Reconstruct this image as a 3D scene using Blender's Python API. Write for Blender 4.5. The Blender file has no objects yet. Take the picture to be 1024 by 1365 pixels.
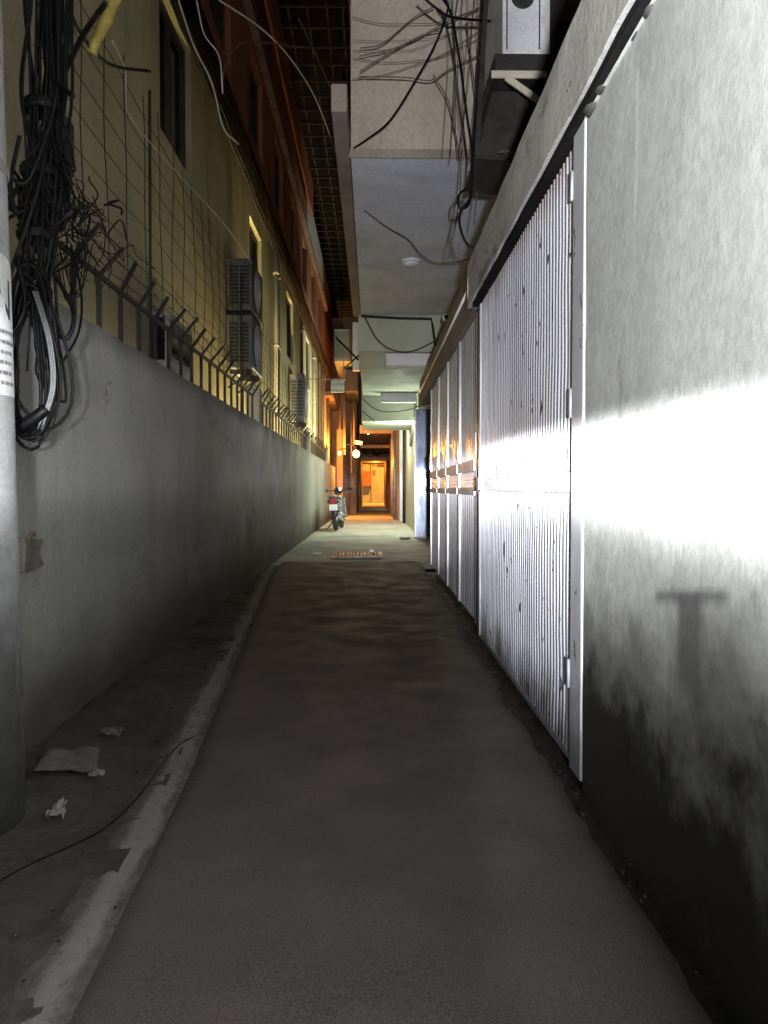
import bpy, bmesh, math, random
from mathutils import Vector, noise, Matrix
random.seed(7)
SC = bpy.context.scene
COL = SC.collection
PI = math.pi
R = math.radians

# ------------------------------------------------------------------ camera
CAM_H = 1.0
cd = bpy.data.cameras.new('camera'); cam = bpy.data.objects.new('camera', cd); COL.objects.link(cam)
cd.sensor_fit = 'HORIZONTAL'; cd.sensor_width = 36; cd.lens = 36
cd.clip_start = 0.05; cd.clip_end = 500
PITCH, YAW = 0.0298, 0.0156
cam.location = (0, 0, CAM_H); cam.rotation_euler = (PI/2 - PITCH, 0, -YAW)
SC.camera = cam
ROT = cam.rotation_euler.to_matrix()

def at(x, y, Y=None, X=None, Z=None):
    """the point seen at photo pixel (x, y) that lies in the plane Y, X or Z"""
    d = ROT @ Vector(((x-512)/1024, -(y-682.5)/1024, -1))
    if Y is not None: t = Y/d.y
    elif X is not None: t = X/d.x
    else: t = (Z-CAM_H)/d.z
    return Vector((0, 0, CAM_H)) + d*t

# ------------------------------------------------------------------ world, exposure
w = bpy.data.worlds.new('World'); SC.world = w; w.use_nodes = True
nt = w.node_tree
sky = nt.nodes.new('ShaderNodeTexSky'); sky.sky_type = 'NISHITA'; sky.sun_disc = False
sky.sun_elevation = R(-6); sky.sun_rotation = R(200)
nt.links.new(sky.outputs[0], nt.nodes['Background'].inputs['Color'])
nt.nodes['Background'].inputs['Strength'].default_value = 0.06
SC.view_settings.view_transform = 'Standard'; SC.view_settings.look = 'None'
SC.view_settings.exposure = 0.0; SC.view_settings.gamma = 1
SC.cycles.use_denoising = True
SC.cycles.max_bounces = 6; SC.cycles.diffuse_bounces = 5; SC.cycles.glossy_bounces = 3
SC.cycles.sample_clamp_indirect = 8.0
SC.cycles.caustics_reflective = False; SC.cycles.caustics_refractive = False

# ------------------------------------------------------------------ lights
HEAD_POS = (0.10, -1.0, 0.95)
def headlight():
    """the headlamp of the scooter whose beam falls on the gates: sharp upper cut-off that climbs to the right, soft below"""
    ld = bpy.data.lights.new('headlight', 'POINT'); ld.energy = 10000.0; ld.shadow_soft_size = 0.045
    ld.color = (0.93, 0.95, 1.0)
    o = bpy.data.objects.new('headlight', ld); COL.objects.link(o); o.location = HEAD_POS
    ld.use_nodes = True
    t = ld.node_tree; N = t.nodes; L = t.links
    em = N['Emission']
    geo = N.new('ShaderNodeNewGeometry')
    sep = N.new('ShaderNodeSeparateXYZ'); L.new(geo.outputs['Incoming'], sep.inputs[0])
    def m(op, a, b=None, c=None, clamp=False):
        n = N.new('ShaderNodeMath'); n.operation = op; n.use_clamp = clamp
        for i, v in enumerate((a, b, c)):
            if v is None: continue
            if isinstance(v, (int, float)): n.inputs[i].default_value = v
            else: L.new(v, n.inputs[i])
        return n.outputs[0]
    x, y, z = sep.outputs
    hor = m('SQRT', m('ADD', m('MULTIPLY', x, x), m('MULTIPLY', y, y)))
    tz = m('DIVIDE', z, hor)                       # tangent of the elevation
    az = m('ARCTAN2', x, y)
    azr = m('MAXIMUM', m('MINIMUM', az, 0.33), 0.0)
    cut = m('SUBTRACT', m('MULTIPLY', azr, 0.60), m('MULTIPLY', m('MULTIPLY', azr, azr), 1.1))
    azl = m('MAXIMUM', m('MULTIPLY', az, -1.0), 0.0)
    cut = m('ADD', cut, m('MULTIPLY', m('MINIMUM', azl, 0.30), 0.55))
    d = m('SUBTRACT', tz, cut)                     # above the cut-off: > 0
    step = N.new('ShaderNodeMapRange'); step.interpolation_type = 'SMOOTHSTEP'
    L.new(d, step.inputs['Value']); step.inputs['From Min'].default_value = -0.012; L.new(m('ADD', m('MULTIPLY', m('MAXIMUM', m('SUBTRACT', az, 0.16), 0.0), 0.12), 0.008), step.inputs['From Max'])
    step.inputs['To Min'].default_value = 1; step.inputs['To Max'].default_value = 0
    low = m('MINIMUM', m('ADD', tz, -0.012), 0.0)
    decay = m('EXPONENT', m('MULTIPLY', low, BEAM['decay']))
    # the hot spot straight ahead reaches down to a sharp lower edge on the road
    def ramp(v, a, b, c=0.0, d=1.0):
        n = N.new('ShaderNodeMapRange'); n.interpolation_type = 'SMOOTHSTEP'; L.new(v, n.inputs['Value'])
        for k, q in zip(('From Min', 'From Max', 'To Min', 'To Max'), (a, b, c, d)): n.inputs[k].default_value = q
        return n.outputs[0]
    ctr = m('MULTIPLY', ramp(az, -0.17, -0.10), ramp(az, 0.12, 0.06))
    hot = m('MULTIPLY', m('MULTIPLY', ctr, ramp(tz, -0.098, -0.076)), BEAM['hot'])
    skirt = m('MULTIPLY', m('MULTIPLY', ramp(az, 0.045, 0.085), ramp(az, 0.25, 0.16)), m('MULTIPLY', m('EXPONENT', m('MULTIPLY', m('MINIMUM', tz, 0.0), 7.0)), BEAM['skirt']))
    main = m('MULTIPLY', step.outputs[0], m('MAXIMUM', m('MAXIMUM', decay, hot), skirt))
    main = m('MULTIPLY', main, ramp(az, 0.24, 0.12, 0.75, 1.7))
    # weaker towards the left of the beam
    left = N.new('ShaderNodeMapRange'); left.interpolation_type = 'SMOOTHSTEP'
    L.new(az, left.inputs['Value']); left.inputs['From Min'].default_value = -0.20; left.inputs['From Max'].default_value = -0.05
    left.inputs['To Min'].default_value = BEAM['left']; left.inputs['To Max'].default_value = 1
    main = m('MULTIPLY', main, left.outputs[0])
    # stray light above the cut-off, fading upwards, and below
    up = m('EXPONENT', m('MULTIPLY', m('MAXIMUM', tz, 0.0), ramp(az, -0.28, -0.06, 0.9*BEAM['upfade'], -BEAM['upfade'])))
    sl = N.new('ShaderNodeMapRange'); sl.interpolation_type = 'SMOOTHSTEP'
    L.new(az, sl.inputs['Value']); sl.inputs['From Min'].default_value = -0.26; sl.inputs['From Max'].default_value = 0.06
    sl.inputs['To Min'].default_value = BEAM['spill_left']; sl.inputs['To Max'].default_value = 1
    dn = m('EXPONENT', m('MULTIPLY', m('MINIMUM', m('ADD', tz, 0.02), 0.0), 15.0))
    side = m('MAXIMUM', ramp(az, 0.03, 0.065, 0.5, 1.0), ramp(tz, -0.05, 0.0))   # the front guard shades the road on the left
    dn = m('MULTIPLY', dn, m('MAXIMUM', ramp(az, -0.24, -0.10), ramp(tz, -0.17, -0.02, 0.22, 1.0)))
    halo = m('MULTIPLY', m('MULTIPLY', m('EXPONENT', m('MULTIPLY', m('MAXIMUM', tz, 0.0), -1/0.11)), BEAM['halo']), m('MULTIPLY', ramp(az, -0.20, -0.07), m('MULTIPLY', ramp(az, 0.13, 0.09), ramp(tz, -0.08, 0.0))))
    spill = m('MULTIPLY', m('MULTIPLY', m('MULTIPLY', m('MULTIPLY', up, BEAM['spill']), sl.outputs[0]), dn), side)
    spill = m('MULTIPLY', spill, ramp(az, 0.10, 0.19, 1.0, 1.5))
    tot = m('MULTIPLY', m('ADD', main, m('ADD', spill, halo)), BEAM['power'])
    fwd = m('GREATER_THAN', y, 0.0)
    L.new(m('MULTIPLY', tot, fwd), em.inputs['Strength'])
BEAM = dict(power=1.0, decay=46.0, left=0.05, upfade=-1.25, skirt=0.17, spill=0.067, spill_left=0.14, hot=0.20, halo=0.42)
headlight()

def lamp(name, loc, power, color, size=0.08):
    ld = bpy.data.lights.new(name, 'POINT'); ld.energy = power; ld.color = color; ld.shadow_soft_size = size
    o = bpy.data.objects.new(name, ld); COL.objects.link(o); o.location = loc
    return o
SODIUM = (1.0, 0.36, 0.06)
YELLOW = (1.0, 0.80, 0.34)
GREEN = (0.86, 1.0, 0.80)
# yard lamps low in the gap between the boundary wall and the yellow house
def wall_washer(loc, power):
    o = lamp('yard_light', loc, power, YELLOW, 0.05); o.data.use_nodes = True
    t = o.data.node_tree; N = t.nodes; L = t.links
    g = N.new('ShaderNodeNewGeometry'); sp = N.new('ShaderNodeSeparateXYZ'); L.new(g.outputs['Incoming'], sp.inputs[0])
    lt = N.new('ShaderNodeMath'); lt.operation = 'LESS_THAN'; L.new(sp.outputs[0], lt.inputs[0]); lt.inputs[1].default_value = -0.002
    L.new(lt.outputs[0], N['Emission'].inputs['Strength'])
for yy, pw in ((6.6, 45.0), (8.4, 300.0), (10.6, 850.0), (13.4, 1000.0), (17.0, 900.0), (21, 900.0)):
    wall_washer((-1.49, yy, 1.0), pw)

# ------------------------------------------------------------------ materials
def srgb(r, g, b):
    f = lambda c: (c/255/12.92) if c/255 <= 0.04045 else ((c/255+0.055)/1.055)**2.4
    return (f(r), f(g), f(b))

def mat(name, base, var=0.18, scale=1.6, rough=0.8, metal=0.0, bump=0.25, bscale=60.0, layers=(), fine=0.12, rvar=0.12, spec=0.4, stretch=(1, 1, 1)):
    m = bpy.data.materials.new(name); m.use_nodes = True
    t = m.node_tree; N = t.nodes; L = t.links
    P = N['Principled BSDF']
    geo = N.new('ShaderNodeNewGeometry')
    pos = geo.outputs['Position']
    def mapped(s):
        n = N.new('ShaderNodeVectorMath'); n.operation = 'MULTIPLY'
        L.new(pos, n.inputs[0]); n.inputs[1].default_value = s
        return n.outputs[0]
    def nz(sc, vec=None, det=4, ro=0.6):
        n = N.new('ShaderNodeTexNoise'); n.inputs['Scale'].default_value = sc
        n.inputs['Detail'].default_value = det; n.inputs['Roughness'].default_value = ro
        L.new(vec or pos, n.inputs['Vector']); return n.outputs['Fac']
    def mr(v, a, b, c=0.0, d=1.0, smooth=True):
        n = N.new('ShaderNodeMapRange'); n.interpolation_type = 'SMOOTHSTEP' if smooth else 'LINEAR'
        L.new(v, n.inputs['Value'])
        for k, q in zip(('From Min', 'From Max', 'To Min', 'To Max'), (a, b, c, d)): n.inputs[k].default_value = q
        return n.outputs[0]
    def mth(op, a, b):
        n = N.new('ShaderNodeMath'); n.operation = op
        for i, v in enumerate((a, b)):
            if isinstance(v, (int, float)): n.inputs[i].default_value = v
            else: L.new(v, n.inputs[i])
        return n.outputs[0]
    def mix(f, a, b, op='MIX'):
        n = N.new('ShaderNodeMix'); n.data_type = 'RGBA'; n.blend_type = op
        if isinstance(f, (int, float)): n.inputs[0].default_value = f
        else: L.new(f, n.inputs[0])
        for i, v in ((6, a), (7, b)):
            if isinstance(v, tuple): n.inputs[i].default_value = (*v, 1) if len(v) == 3 else v
            else: L.new(v, n.inputs[i])
        return n.outputs[2]
    sv = mapped(stretch)
    big = mr(nz(scale, sv, 5), 0.3, 0.7)
    lo = tuple(max(0, c*(1-var)) for c in base); hi = tuple(min(1, c*(1+var)) for c in base)
    c = mix(big, lo, hi)
    fn = mr(nz(bscale, None, 3), 0.25, 0.75, 1-fine, 1+fine)
    comb = N.new('ShaderNodeCombineColor'); 
    for i in range(3): L.new(fn, comb.inputs[i])
    c = mix(1.0, c, comb.outputs[0], 'MULTIPLY')
    rmask = None
    for ly in layers:
        k = ly['kind']; col = ly['col']; amt = ly.get('amt', 1.0)
        if k == 'spots':
            msk = mr(nz(ly.get('scale', 6), mapped(ly.get('stretch', (1, 1, 1))), ly.get('det', 6), 0.65), ly.get('lo', 0.58), ly.get('hi', 0.66))
        elif k == 'base':
            sp = N.new('ShaderNodeSeparateXYZ'); L.new(pos, sp.inputs[0])
            h = mth('ADD', sp.outputs[2], mth('MULTIPLY', mth('SUBTRACT', nz(ly.get('scale', 2.5), mapped(ly.get('stretch', (1, 1, 1))), 7, 0.65), 0.5), ly.get('wob', 0.8)))
            msk = mr(h, ly['z1'], ly['z0'])
        elif k == 'top':
            sp = N.new('ShaderNodeSeparateXYZ'); L.new(pos, sp.inputs[0])
            h = mth('ADD', sp.outputs[2], mth('MULTIPLY', mth('SUBTRACT', nz(ly.get('scale', 2.5), mapped(ly.get('stretch', (1, 1, 0.2))), 7, 0.65), 0.5), ly.get('wob', 0.8)))
            msk = mr(h, ly['z0'], ly['z1'])
        elif k == 'crack':
            vo = N.new('ShaderNodeTexVoronoi'); vo.feature = 'DISTANCE_TO_EDGE'; vo.inputs['Scale'].default_value = ly['scale']
            wn = N.new('ShaderNodeTexNoise'); wn.inputs['Scale'].default_value = 5; wn.inputs['Detail'].default_value = 5; L.new(pos, wn.inputs['Vector'])
            va = N.new('ShaderNodeVectorMath'); va.operation = 'MULTIPLY_ADD'; L.new(wn.outputs['Color'], va.inputs[0]); va.inputs[1].default_value = (0.35, 0.35, 0.35); L.new(pos, va.inputs[2])
            L.new(va.outputs[0], vo.inputs['Vector'])
            msk = mth('MULTIPLY', mr(vo.outputs['Distance'], ly['w'], ly['w']*0.3), mr(nz(1.1, None, 3), 0.48, 0.58))
        elif k == 'attr':
            an = N.new('ShaderNodeAttribute'); an.attribute_name = 'wear'
            nn = mth('ADD', mth('MULTIPLY', mth('SUBTRACT', nz(3.0, None, 6, 0.7), 0.5), 0.9), mth('MULTIPLY', mth('SUBTRACT', nz(20, None, 4, 0.7), 0.5), 0.5))
            msk = mr(mth('ADD', an.outputs['Fac'], nn), 0.42, 0.74)
        elif k == 'rect':      # soft-edged marks in the y-z plane: pale streak, painted shadow
            sp = N.new('ShaderNodeSeparateXYZ'); L.new(pos, sp.inputs[0])
            wb = mth('MULTIPLY', mth('SUBTRACT', nz(9, None, 4), 0.5), 0.03)
            yv = mth('ADD', sp.outputs[1], wb); zv = mth('ADD', mth('ADD', sp.outputs[2], mth('MULTIPLY', wb, 0.3)), mth('MULTIPLY', mth('SUBTRACT', sp.outputs[1], 1.49), ly.get('shear', 0.0)))
            s = ly.get('soft', 0.02); y0, y1, z0, z1 = ly['r']; sb = ly.get('softb', s)
            msk = mth('MULTIPLY', mth('MULTIPLY', mr(yv, y0-s, y0+s), mr(yv, y1+s, y1-s)), mth('MULTIPLY', mr(zv, z0-sb, z0+sb), mr(zv, z1+s/2, z1-s/2)))
        f = mth('MULTIPLY', msk, amt)
        c = mix(f, c, col)
        if 'rough' in ly:
            rmask = (f, ly['rough'])
    L.new(c, P.inputs['Base Color'])
    rr = mr(nz(scale*2.3, sv, 4), 0.3, 0.7, max(0.02, rough-rvar), min(1, rough+rvar))
    if rmask: 
        n = N.new('ShaderNodeMix'); n.data_type = 'FLOAT'
        L.new(rmask[0], n.inputs[0]); L.new(rr, n.inputs[2]); n.inputs[3].default_value = rmask[1]; rr = n.outputs[0]
    L.new(rr, P.inputs['Roughness'])
    P.inputs['Metallic'].default_value = metal
    P.inputs['Specular IOR Level'].default_value = spec
    if bump:
        b = N.new('ShaderNodeBump'); b.inputs['Strength'].default_value = bump; b.inputs['Distance'].default_value = 0.01
        h = mth('ADD', nz(bscale*0.5, None, 6, 0.7), mth('MULTIPLY', nz(scale*3, sv, 5), 1.5))
        L.new(h, b.inputs['Height']); L.new(b.outputs[0], P.inputs['Normal'])
    return m

def emit(name, col, strength):
    m = bpy.data.materials.new(name); m.use_nodes = True
    P = m.node_tree.nodes['Principled BSDF']
    P.inputs['Base Color'].default_value = (0.8, 0.8, 0.8, 1)
    P.inputs['Emission Color'].default_value = (*col, 1); P.inputs['Emission Strength'].default_value = strength
    return m

M = {}
M['concrete'] = mat('concrete_ground', (0.42, 0.40, 0.36), 0.2, 1.2, 0.85, bump=0.4, bscale=90, layers=[
    dict(kind='spots', col=(0.10, 0.09, 0.08), scale=1.3, lo=0.54, hi=0.72, amt=0.6), dict(kind='spots', col=(0.05, 0.045, 0.04), scale=9, lo=0.66, hi=0.72, amt=0.7)])
M['asphalt'] = mat('asphalt', (0.056, 0.048, 0.0455), 0.12, 1.4, 0.82, bump=0.45, bscale=240, fine=0.6, layers=[
    dict(kind='spots', col=(0.046, 0.042, 0.041), scale=0.7, lo=0.46, hi=0.66, amt=0.4),
    dict(kind='spots', col=(0.024, 0.022, 0.021), scale=2.4, lo=0.63, hi=0.72, amt=0.45),
    dict(kind='crack', col=(0.03, 0.027, 0.025), scale=0.55, w=0.006, amt=0.7),
    dict(kind='spots', col=(0.12, 0.112, 0.108), scale=55, lo=0.64, hi=0.75, amt=0.5, det=3)])
M['strip'] = mat('worn_cement', (0.062, 0.056, 0.052), 0.35, 4.0, 0.9, bump=1.0, bscale=60, fine=0.3, layers=[
    dict(kind='attr', col=(0.165, 0.158, 0.155), amt=1.0),
    dict(kind='spots', col=(0.06, 0.055, 0.05), scale=3.5, stretch=(1, 0.6, 1), lo=0.52, hi=0.70, amt=0.75),
    dict(kind='spots', col=(0.05, 0.045, 0.04), scale=26, lo=0.56, hi=0.7, amt=0.6)])
M['dirt'] = mat('packed_dirt', (0.032, 0.029, 0.026), 0.35, 2.5, 0.95, bump=1.0, bscale=35, fine=0.3, layers=[
    dict(kind='spots', col=(0.06, 0.055, 0.05), scale=3.0, lo=0.56, hi=0.7, amt=0.6), dict(kind='spots', col=(0.02, 0.018, 0.016), scale=5, lo=0.56, hi=0.68, amt=0.7)])
M['gutter'] = mat('damp_soil', (0.008, 0.0075, 0.007), 0.3, 4, 0.75, bump=1.0, bscale=50, layers=[dict(kind='spots', col=(0.09, 0.085, 0.08), scale=22, lo=0.70, hi=0.76, amt=0.8)])
M['left_wall'] = mat('grey_render', (0.255, 0.25, 0.232), 0.12, 0.9, 0.82, bump=0.35, bscale=45, layers=[
    dict(kind='spots', col=(0.15, 0.146, 0.132), scale=2.2, stretch=(1, 1, 0.16), lo=0.46, hi=0.70, amt=0.5),
    dict(kind='spots', col=(0.36, 0.36, 0.35), scale=1.1, stretch=(1, 0.7, 0.9), lo=0.56, hi=0.72, amt=0.5),
    dict(kind='spots', col=(0.09, 0.085, 0.08), scale=10, lo=0.69, hi=0.75, amt=0.7),
    dict(kind='crack', col=(0.07,0.065,0.06), scale=0.8, w=0.004, amt=0.8),
    dict(kind='spots', col=(0.10,0.097,0.09), scale=1.3, stretch=(1,0.5,1.2), lo=0.56, hi=0.74, amt=0.6),
    dict(kind='top', col=(0.14, 0.135, 0.12), z0=1.64, z1=1.86, wob=0.35, scale=3, amt=0.65),
    dict(kind='base', col=(0.035, 0.031, 0.027), z0=0.05, z1=0.58, wob=0.35, scale=1.6, amt=0.95)])  # darker towards the bottom
M['pillar'] = mat('pale_cement', (0.44, 0.42, 0.37), 0.12, 3, 0.85, bump=0.3)
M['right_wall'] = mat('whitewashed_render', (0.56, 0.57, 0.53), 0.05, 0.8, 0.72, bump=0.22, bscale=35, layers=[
    dict(kind='spots', col=(0.36, 0.37, 0.345), scale=1.6, stretch=(1, 1, 0.22), lo=0.46, hi=0.72, amt=0.3),
    dict(kind='spots', col=(0.66, 0.67, 0.64), scale=2.4, stretch=(1, 1, 0.08), lo=0.62, hi=0.68, amt=0.6),
    dict(kind='spots', col=(0.22, 0.23, 0.22), scale=13, stretch=(1, 1, 0.6), lo=0.70, hi=0.74, amt=0.8),
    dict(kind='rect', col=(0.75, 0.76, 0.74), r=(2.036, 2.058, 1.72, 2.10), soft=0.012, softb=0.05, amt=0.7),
    dict(kind='rect', col=(0.12, 0.125, 0.125), r=(1.49, 1.87, 0.775, 0.802), shear=0.137, soft=0.03, softb=0.02, amt=0.75),  # bar of a T-shaped cast shadow painted into the wall colour
    dict(kind='rect', col=(0.10, 0.105, 0.105), r=(1.61, 1.745, 0.56, 0.79), shear=0.137, soft=0.03, softb=0.06, amt=0.75),  # stem of the same painted shadow
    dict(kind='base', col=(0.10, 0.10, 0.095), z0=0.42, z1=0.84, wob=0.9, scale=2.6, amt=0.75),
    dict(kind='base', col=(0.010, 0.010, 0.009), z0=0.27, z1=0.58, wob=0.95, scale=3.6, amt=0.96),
    dict(kind='spots', col=(0.10, 0.10, 0.095), scale=5, stretch=(1, 1, 0.7), lo=0.58, hi=0.72, amt=0.35),
    dict(kind='spots', col=(0.012, 0.012, 0.011), scale=2.2, lo=0.60, hi=0.72, amt=0.0)])
M['steel_paint'] = mat('painted_sheet_steel', (0.62, 0.62, 0.67), 0.10, 3, 0.42, metal=0.12, bump=0.05, bscale=30, fine=0.04, stretch=(1, 1, 0.1), layers=[
    dict(kind='spots', col=(0.40, 0.40, 0.42), scale=5, stretch=(1, 1, 0.06), lo=0.52, hi=0.7, amt=0.6),
    dict(kind='spots', col=(0.03, 0.025, 0.025), scale=17, stretch=(1, 1.2, 0.30), lo=0.625, hi=0.645, amt=0.95, rough=0.9),
    dict(kind='base', col=(0.04, 0.038, 0.036), z0=0.02, z1=0.32, wob=0.5, scale=6, stretch=(1, 1, 0.4), amt=0.9),
    dict(kind='top', col=(0.30, 0.17, 0.13), z0=2.06, z1=2.26, wob=0.3, scale=4, amt=0.65)])
M['steel_frame'] = mat('painted_steel_frame', (0.68, 0.68, 0.73), 0.06, 3, 0.42, metal=0.1, bump=0.05, fine=0.04, layers=[
    dict(kind='spots', col=(0.06, 0.05, 0.05), scale=15, stretch=(1, 1, 0.5), lo=0.64, hi=0.66, amt=0.95),
    dict(kind='base', col=(0.10, 0.09, 0.085), z0=0.02, z1=0.38, wob=0.5, scale=8, amt=0.8)])
M['galv'] = mat('galvanised_steel', (0.44, 0.425, 0.44), 0.10, 4, 0.27, metal=0.4, bump=0.04, fine=0.05, stretch=(1, 1, 0.12), rvar=0.06, layers=[
    dict(kind='spots', col=(0.30, 0.28, 0.28), scale=6, stretch=(1, 1, 0.08), lo=0.5, hi=0.7, amt=0.6)])
M['galv_dark'] = mat('weathered_steel_rail', (0.34, 0.31, 0.30), 0.2, 6, 0.5, metal=0.5, bump=0.1)
M['door_steel'] = mat('blue_grey_steel', (0.13, 0.15, 0.20), 0.10, 3, 0.30, metal=0.7, bump=0.04, stretch=(1, 1, 0.3))
M['beam'] = mat('old_cement_beam', (0.60, 0.59, 0.55), 0.08, 1.5, 0.85, bump=0.4, bscale=50, layers=[
    dict(kind='spots', col=(0.58, 0.58, 0.55), scale=3, stretch=(1, 0.5, 1), lo=0.6, hi=0.68, amt=0.6),
    dict(kind='spots', col=(0.14, 0.125, 0.11), scale=4, stretch=(1, 0.6, 1.6), lo=0.54, hi=0.68, amt=0.7),
    dict(kind='spots', col=(0.03, 0.028, 0.025), scale=7, stretch=(1, 0.5, 1.5), lo=0.66, hi=0.69, amt=0.9)])
M['brown_beam'] = mat('stained_cement', (0.27, 0.23, 0.19), 0.2, 2, 0.88, bump=0.4)
M['beige'] = mat('stained_beige_render', (0.47, 0.42, 0.34), 0.12, 0.9, 0.85, bump=0.3, bscale=40, layers=[
    dict(kind='spots', col=(0.33, 0.285, 0.22), scale=1.4, stretch=(1, 1, 0.35), lo=0.44, hi=0.66, amt=0.7),
    dict(kind='spots', col=(0.20, 0.17, 0.13), scale=3.5, stretch=(1.2, 1, 0.15), lo=0.56, hi=0.72, amt=0.5)])
M['soffit'] = mat('grey_soffit_paint', (0.72, 0.745, 0.84), 0.09, 1.1, 0.8, bump=0.2, bscale=40, layers=[
    dict(kind='spots', col=(0.50, 0.515, 0.56), scale=1.6, lo=0.5, hi=0.68, amt=0.6), dict(kind='spots', col=(0.14, 0.14, 0.14), scale=11, lo=0.70, hi=0.75, amt=0.7)])
M['pale_green'] = mat('pale_green_paint', (0.46, 0.48, 0.39), 0.08, 1.2, 0.8, bump=0.2, layers=[dict(kind='spots', col=(0.32, 0.33, 0.26), scale=2, lo=0.5, hi=0.7, amt=0.6)])
M['yellow'] = mat('yellow_limewash', (0.47, 0.42, 0.27), 0.14, 0.9, 0.85, bump=0.3, bscale=45, layers=[
    dict(kind='spots', col=(0.36, 0.30, 0.17), scale=1.6, stretch=(1, 1, 0.15), lo=0.46, hi=0.68, amt=0.7),
    dict(kind='spots', col=(0.22, 0.20, 0.14), scale=3.2, stretch=(1, 1, 0.2), lo=0.58, hi=0.72, amt=0.6)])
M['red'] = mat('oxide_red_render', (0.34, 0.13, 0.075), 0.2, 0.9, 0.85, bump=0.3, layers=[
    dict(kind='spots', col=(0.14, 0.07, 0.05), scale=1.6, stretch=(1, 1, 0.2), lo=0.48, hi=0.68, amt=0.75)])
M['brown'] = mat('brown_render', (0.26, 0.17, 0.12), 0.25, 1.3, 0.85, bump=0.35, layers=[
    dict(kind='spots', col=(0.10, 0.07, 0.05), scale=2, stretch=(1, 1, 0.3), lo=0.48, hi=0.68, amt=0.8)])
M['dark_wall'] = mat('dark_render', (0.075, 0.07, 0.065), 0.3, 1.4, 0.9, bump=0.4)  # plain dark tone shared by walls, lumps, backing and canvas
M['near_black'] = mat('flat_near_black', (0.014, 0.013, 0.013), 0.3, 3, 0.95, bump=0.3, spec=0.1)  # near-black that stands in for shade at ledge, beam gap and cage slab
M['dark_metal'] = mat('rusty_black_iron', (0.035, 0.03, 0.027), 0.3, 12, 0.7, metal=0.3, bump=0.1)
M['iron'] = mat('brown_iron_bar', (0.050, 0.042, 0.036), 0.3, 14, 0.65, metal=0.4, bump=0.1)
M['grille'] = mat('grey_iron_grille', (0.022, 0.022, 0.023), 0.3, 9, 0.7, metal=0.2, bump=0.1)
M['black_cable'] = mat('black_cable', (0.004, 0.004, 0.0045), 0.2, 8, 0.55, bump=0, spec=0.15)
M['brown_cable'] = mat('dusty_cable', (0.10, 0.085, 0.07), 0.2, 8, 0.7, bump=0)
M['pale_cable'] = mat('pale_cable', (0.72, 0.70, 0.64), 0.15, 8, 0.5, bump=0)
M['yellow_plastic'] = mat('yellow_plastic', (0.50, 0.38, 0.10), 0.2, 20, 0.5, bump=0.1)
M['pole'] = mat('pole_concrete', (0.33, 0.33, 0.33), 0.12, 4, 0.8, bump=0.3, bscale=60, layers=[dict(kind='base', col=(0.014,0.013,0.012), z0=0.35, z1=1.1, wob=0.5, scale=4, amt=0.93), dict(kind='spots', col=(0.2, 0.2, 0.195), scale=7, stretch=(1, 1, 0.25), lo=0.52, hi=0.68, amt=0.6)])  # foot dirt; higher up this darkening paints the shade on the shaft
M['paper'] = mat('aged_paper', (0.66, 0.66, 0.66), 0.06, 6, 0.8, bump=0.1)
M['ink'] = mat('black_ink', (0.03, 0.03, 0.035), 0.1, 6, 0.8, bump=0)
M['blue_ink'] = mat('blue_ink', (0.03, 0.04, 0.16), 0.1, 6, 0.7, bump=0)
M['white_plastic'] = mat('white_plastic', (0.72, 0.72, 0.74), 0.05, 6, 0.45, bump=0.03, fine=0.03)
M['ac_white'] = mat('weathered_white_casing', (0.55, 0.55, 0.56), 0.1, 4, 0.45, bump=0.05, layers=[dict(kind='spots', col=(0.32, 0.30, 0.27), scale=5, stretch=(1, 1, 0.3), lo=0.52, hi=0.68, amt=0.6)])
M['ac_grey'] = mat('weathered_grey_casing', (0.15, 0.15, 0.155), 0.15, 5, 0.4, metal=0.2, bump=0.05, layers=[dict(kind='spots', col=(0.12, 0.11, 0.10), scale=6, stretch=(1, 1, 0.3), lo=0.5, hi=0.66, amt=0.7)])
M['coil'] = mat('dark_coil_fins', (0.04, 0.04, 0.042), 0.2, 20, 0.5, metal=0.4, bump=0.05)
M['glass'] = mat('dark_glass', (0.012, 0.012, 0.013), 0.1, 3, 0.12, bump=0, rvar=0.04)
M['shutter'] = mat('brown_shutter', (0.05, 0.035, 0.025), 0.3, 5, 0.7, bump=0.2)
M['pvc'] = mat('dusty_pvc_pipe', (0.50, 0.46, 0.36), 0.12, 6, 0.5, bump=0.03)
M['rust'] = mat('rusted_iron', (0.19, 0.135, 0.085), 0.35, 10, 0.6, metal=0.2, bump=0.3, bscale=90)
M['bike_black'] = mat('black_moulded_plastic', (0.02, 0.02, 0.021), 0.15, 10, 0.4, bump=0.02)
M['rubber'] = mat('tyre_rubber', (0.045, 0.043, 0.043), 0.2, 12, 0.85, bump=0.1)
M['bike_silver'] = mat('silver_paint', (0.46, 0.46, 0.48), 0.05, 10, 0.3, metal=0.4, bump=0.0)
M['chrome'] = mat('dull_chrome', (0.6, 0.6, 0.62), 0.1, 10, 0.22, metal=1.0, bump=0.0)
M['red_lens'] = mat('red_lens', (0.32, 0.02, 0.03), 0.1, 12, 0.15, bump=0)
M['plate'] = mat('white_number_plate', (0.80, 0.80, 0.80), 0.02, 8, 0.4, bump=0)
M['old_paper'] = mat('trodden_paper', (0.20, 0.19, 0.185), 0.15, 9, 0.9, bump=0.3)
M['cloth'] = mat('dirty_cloth', (0.10, 0.094, 0.085), 0.25, 14, 0.9, bump=0.5, bscale=70)

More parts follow.
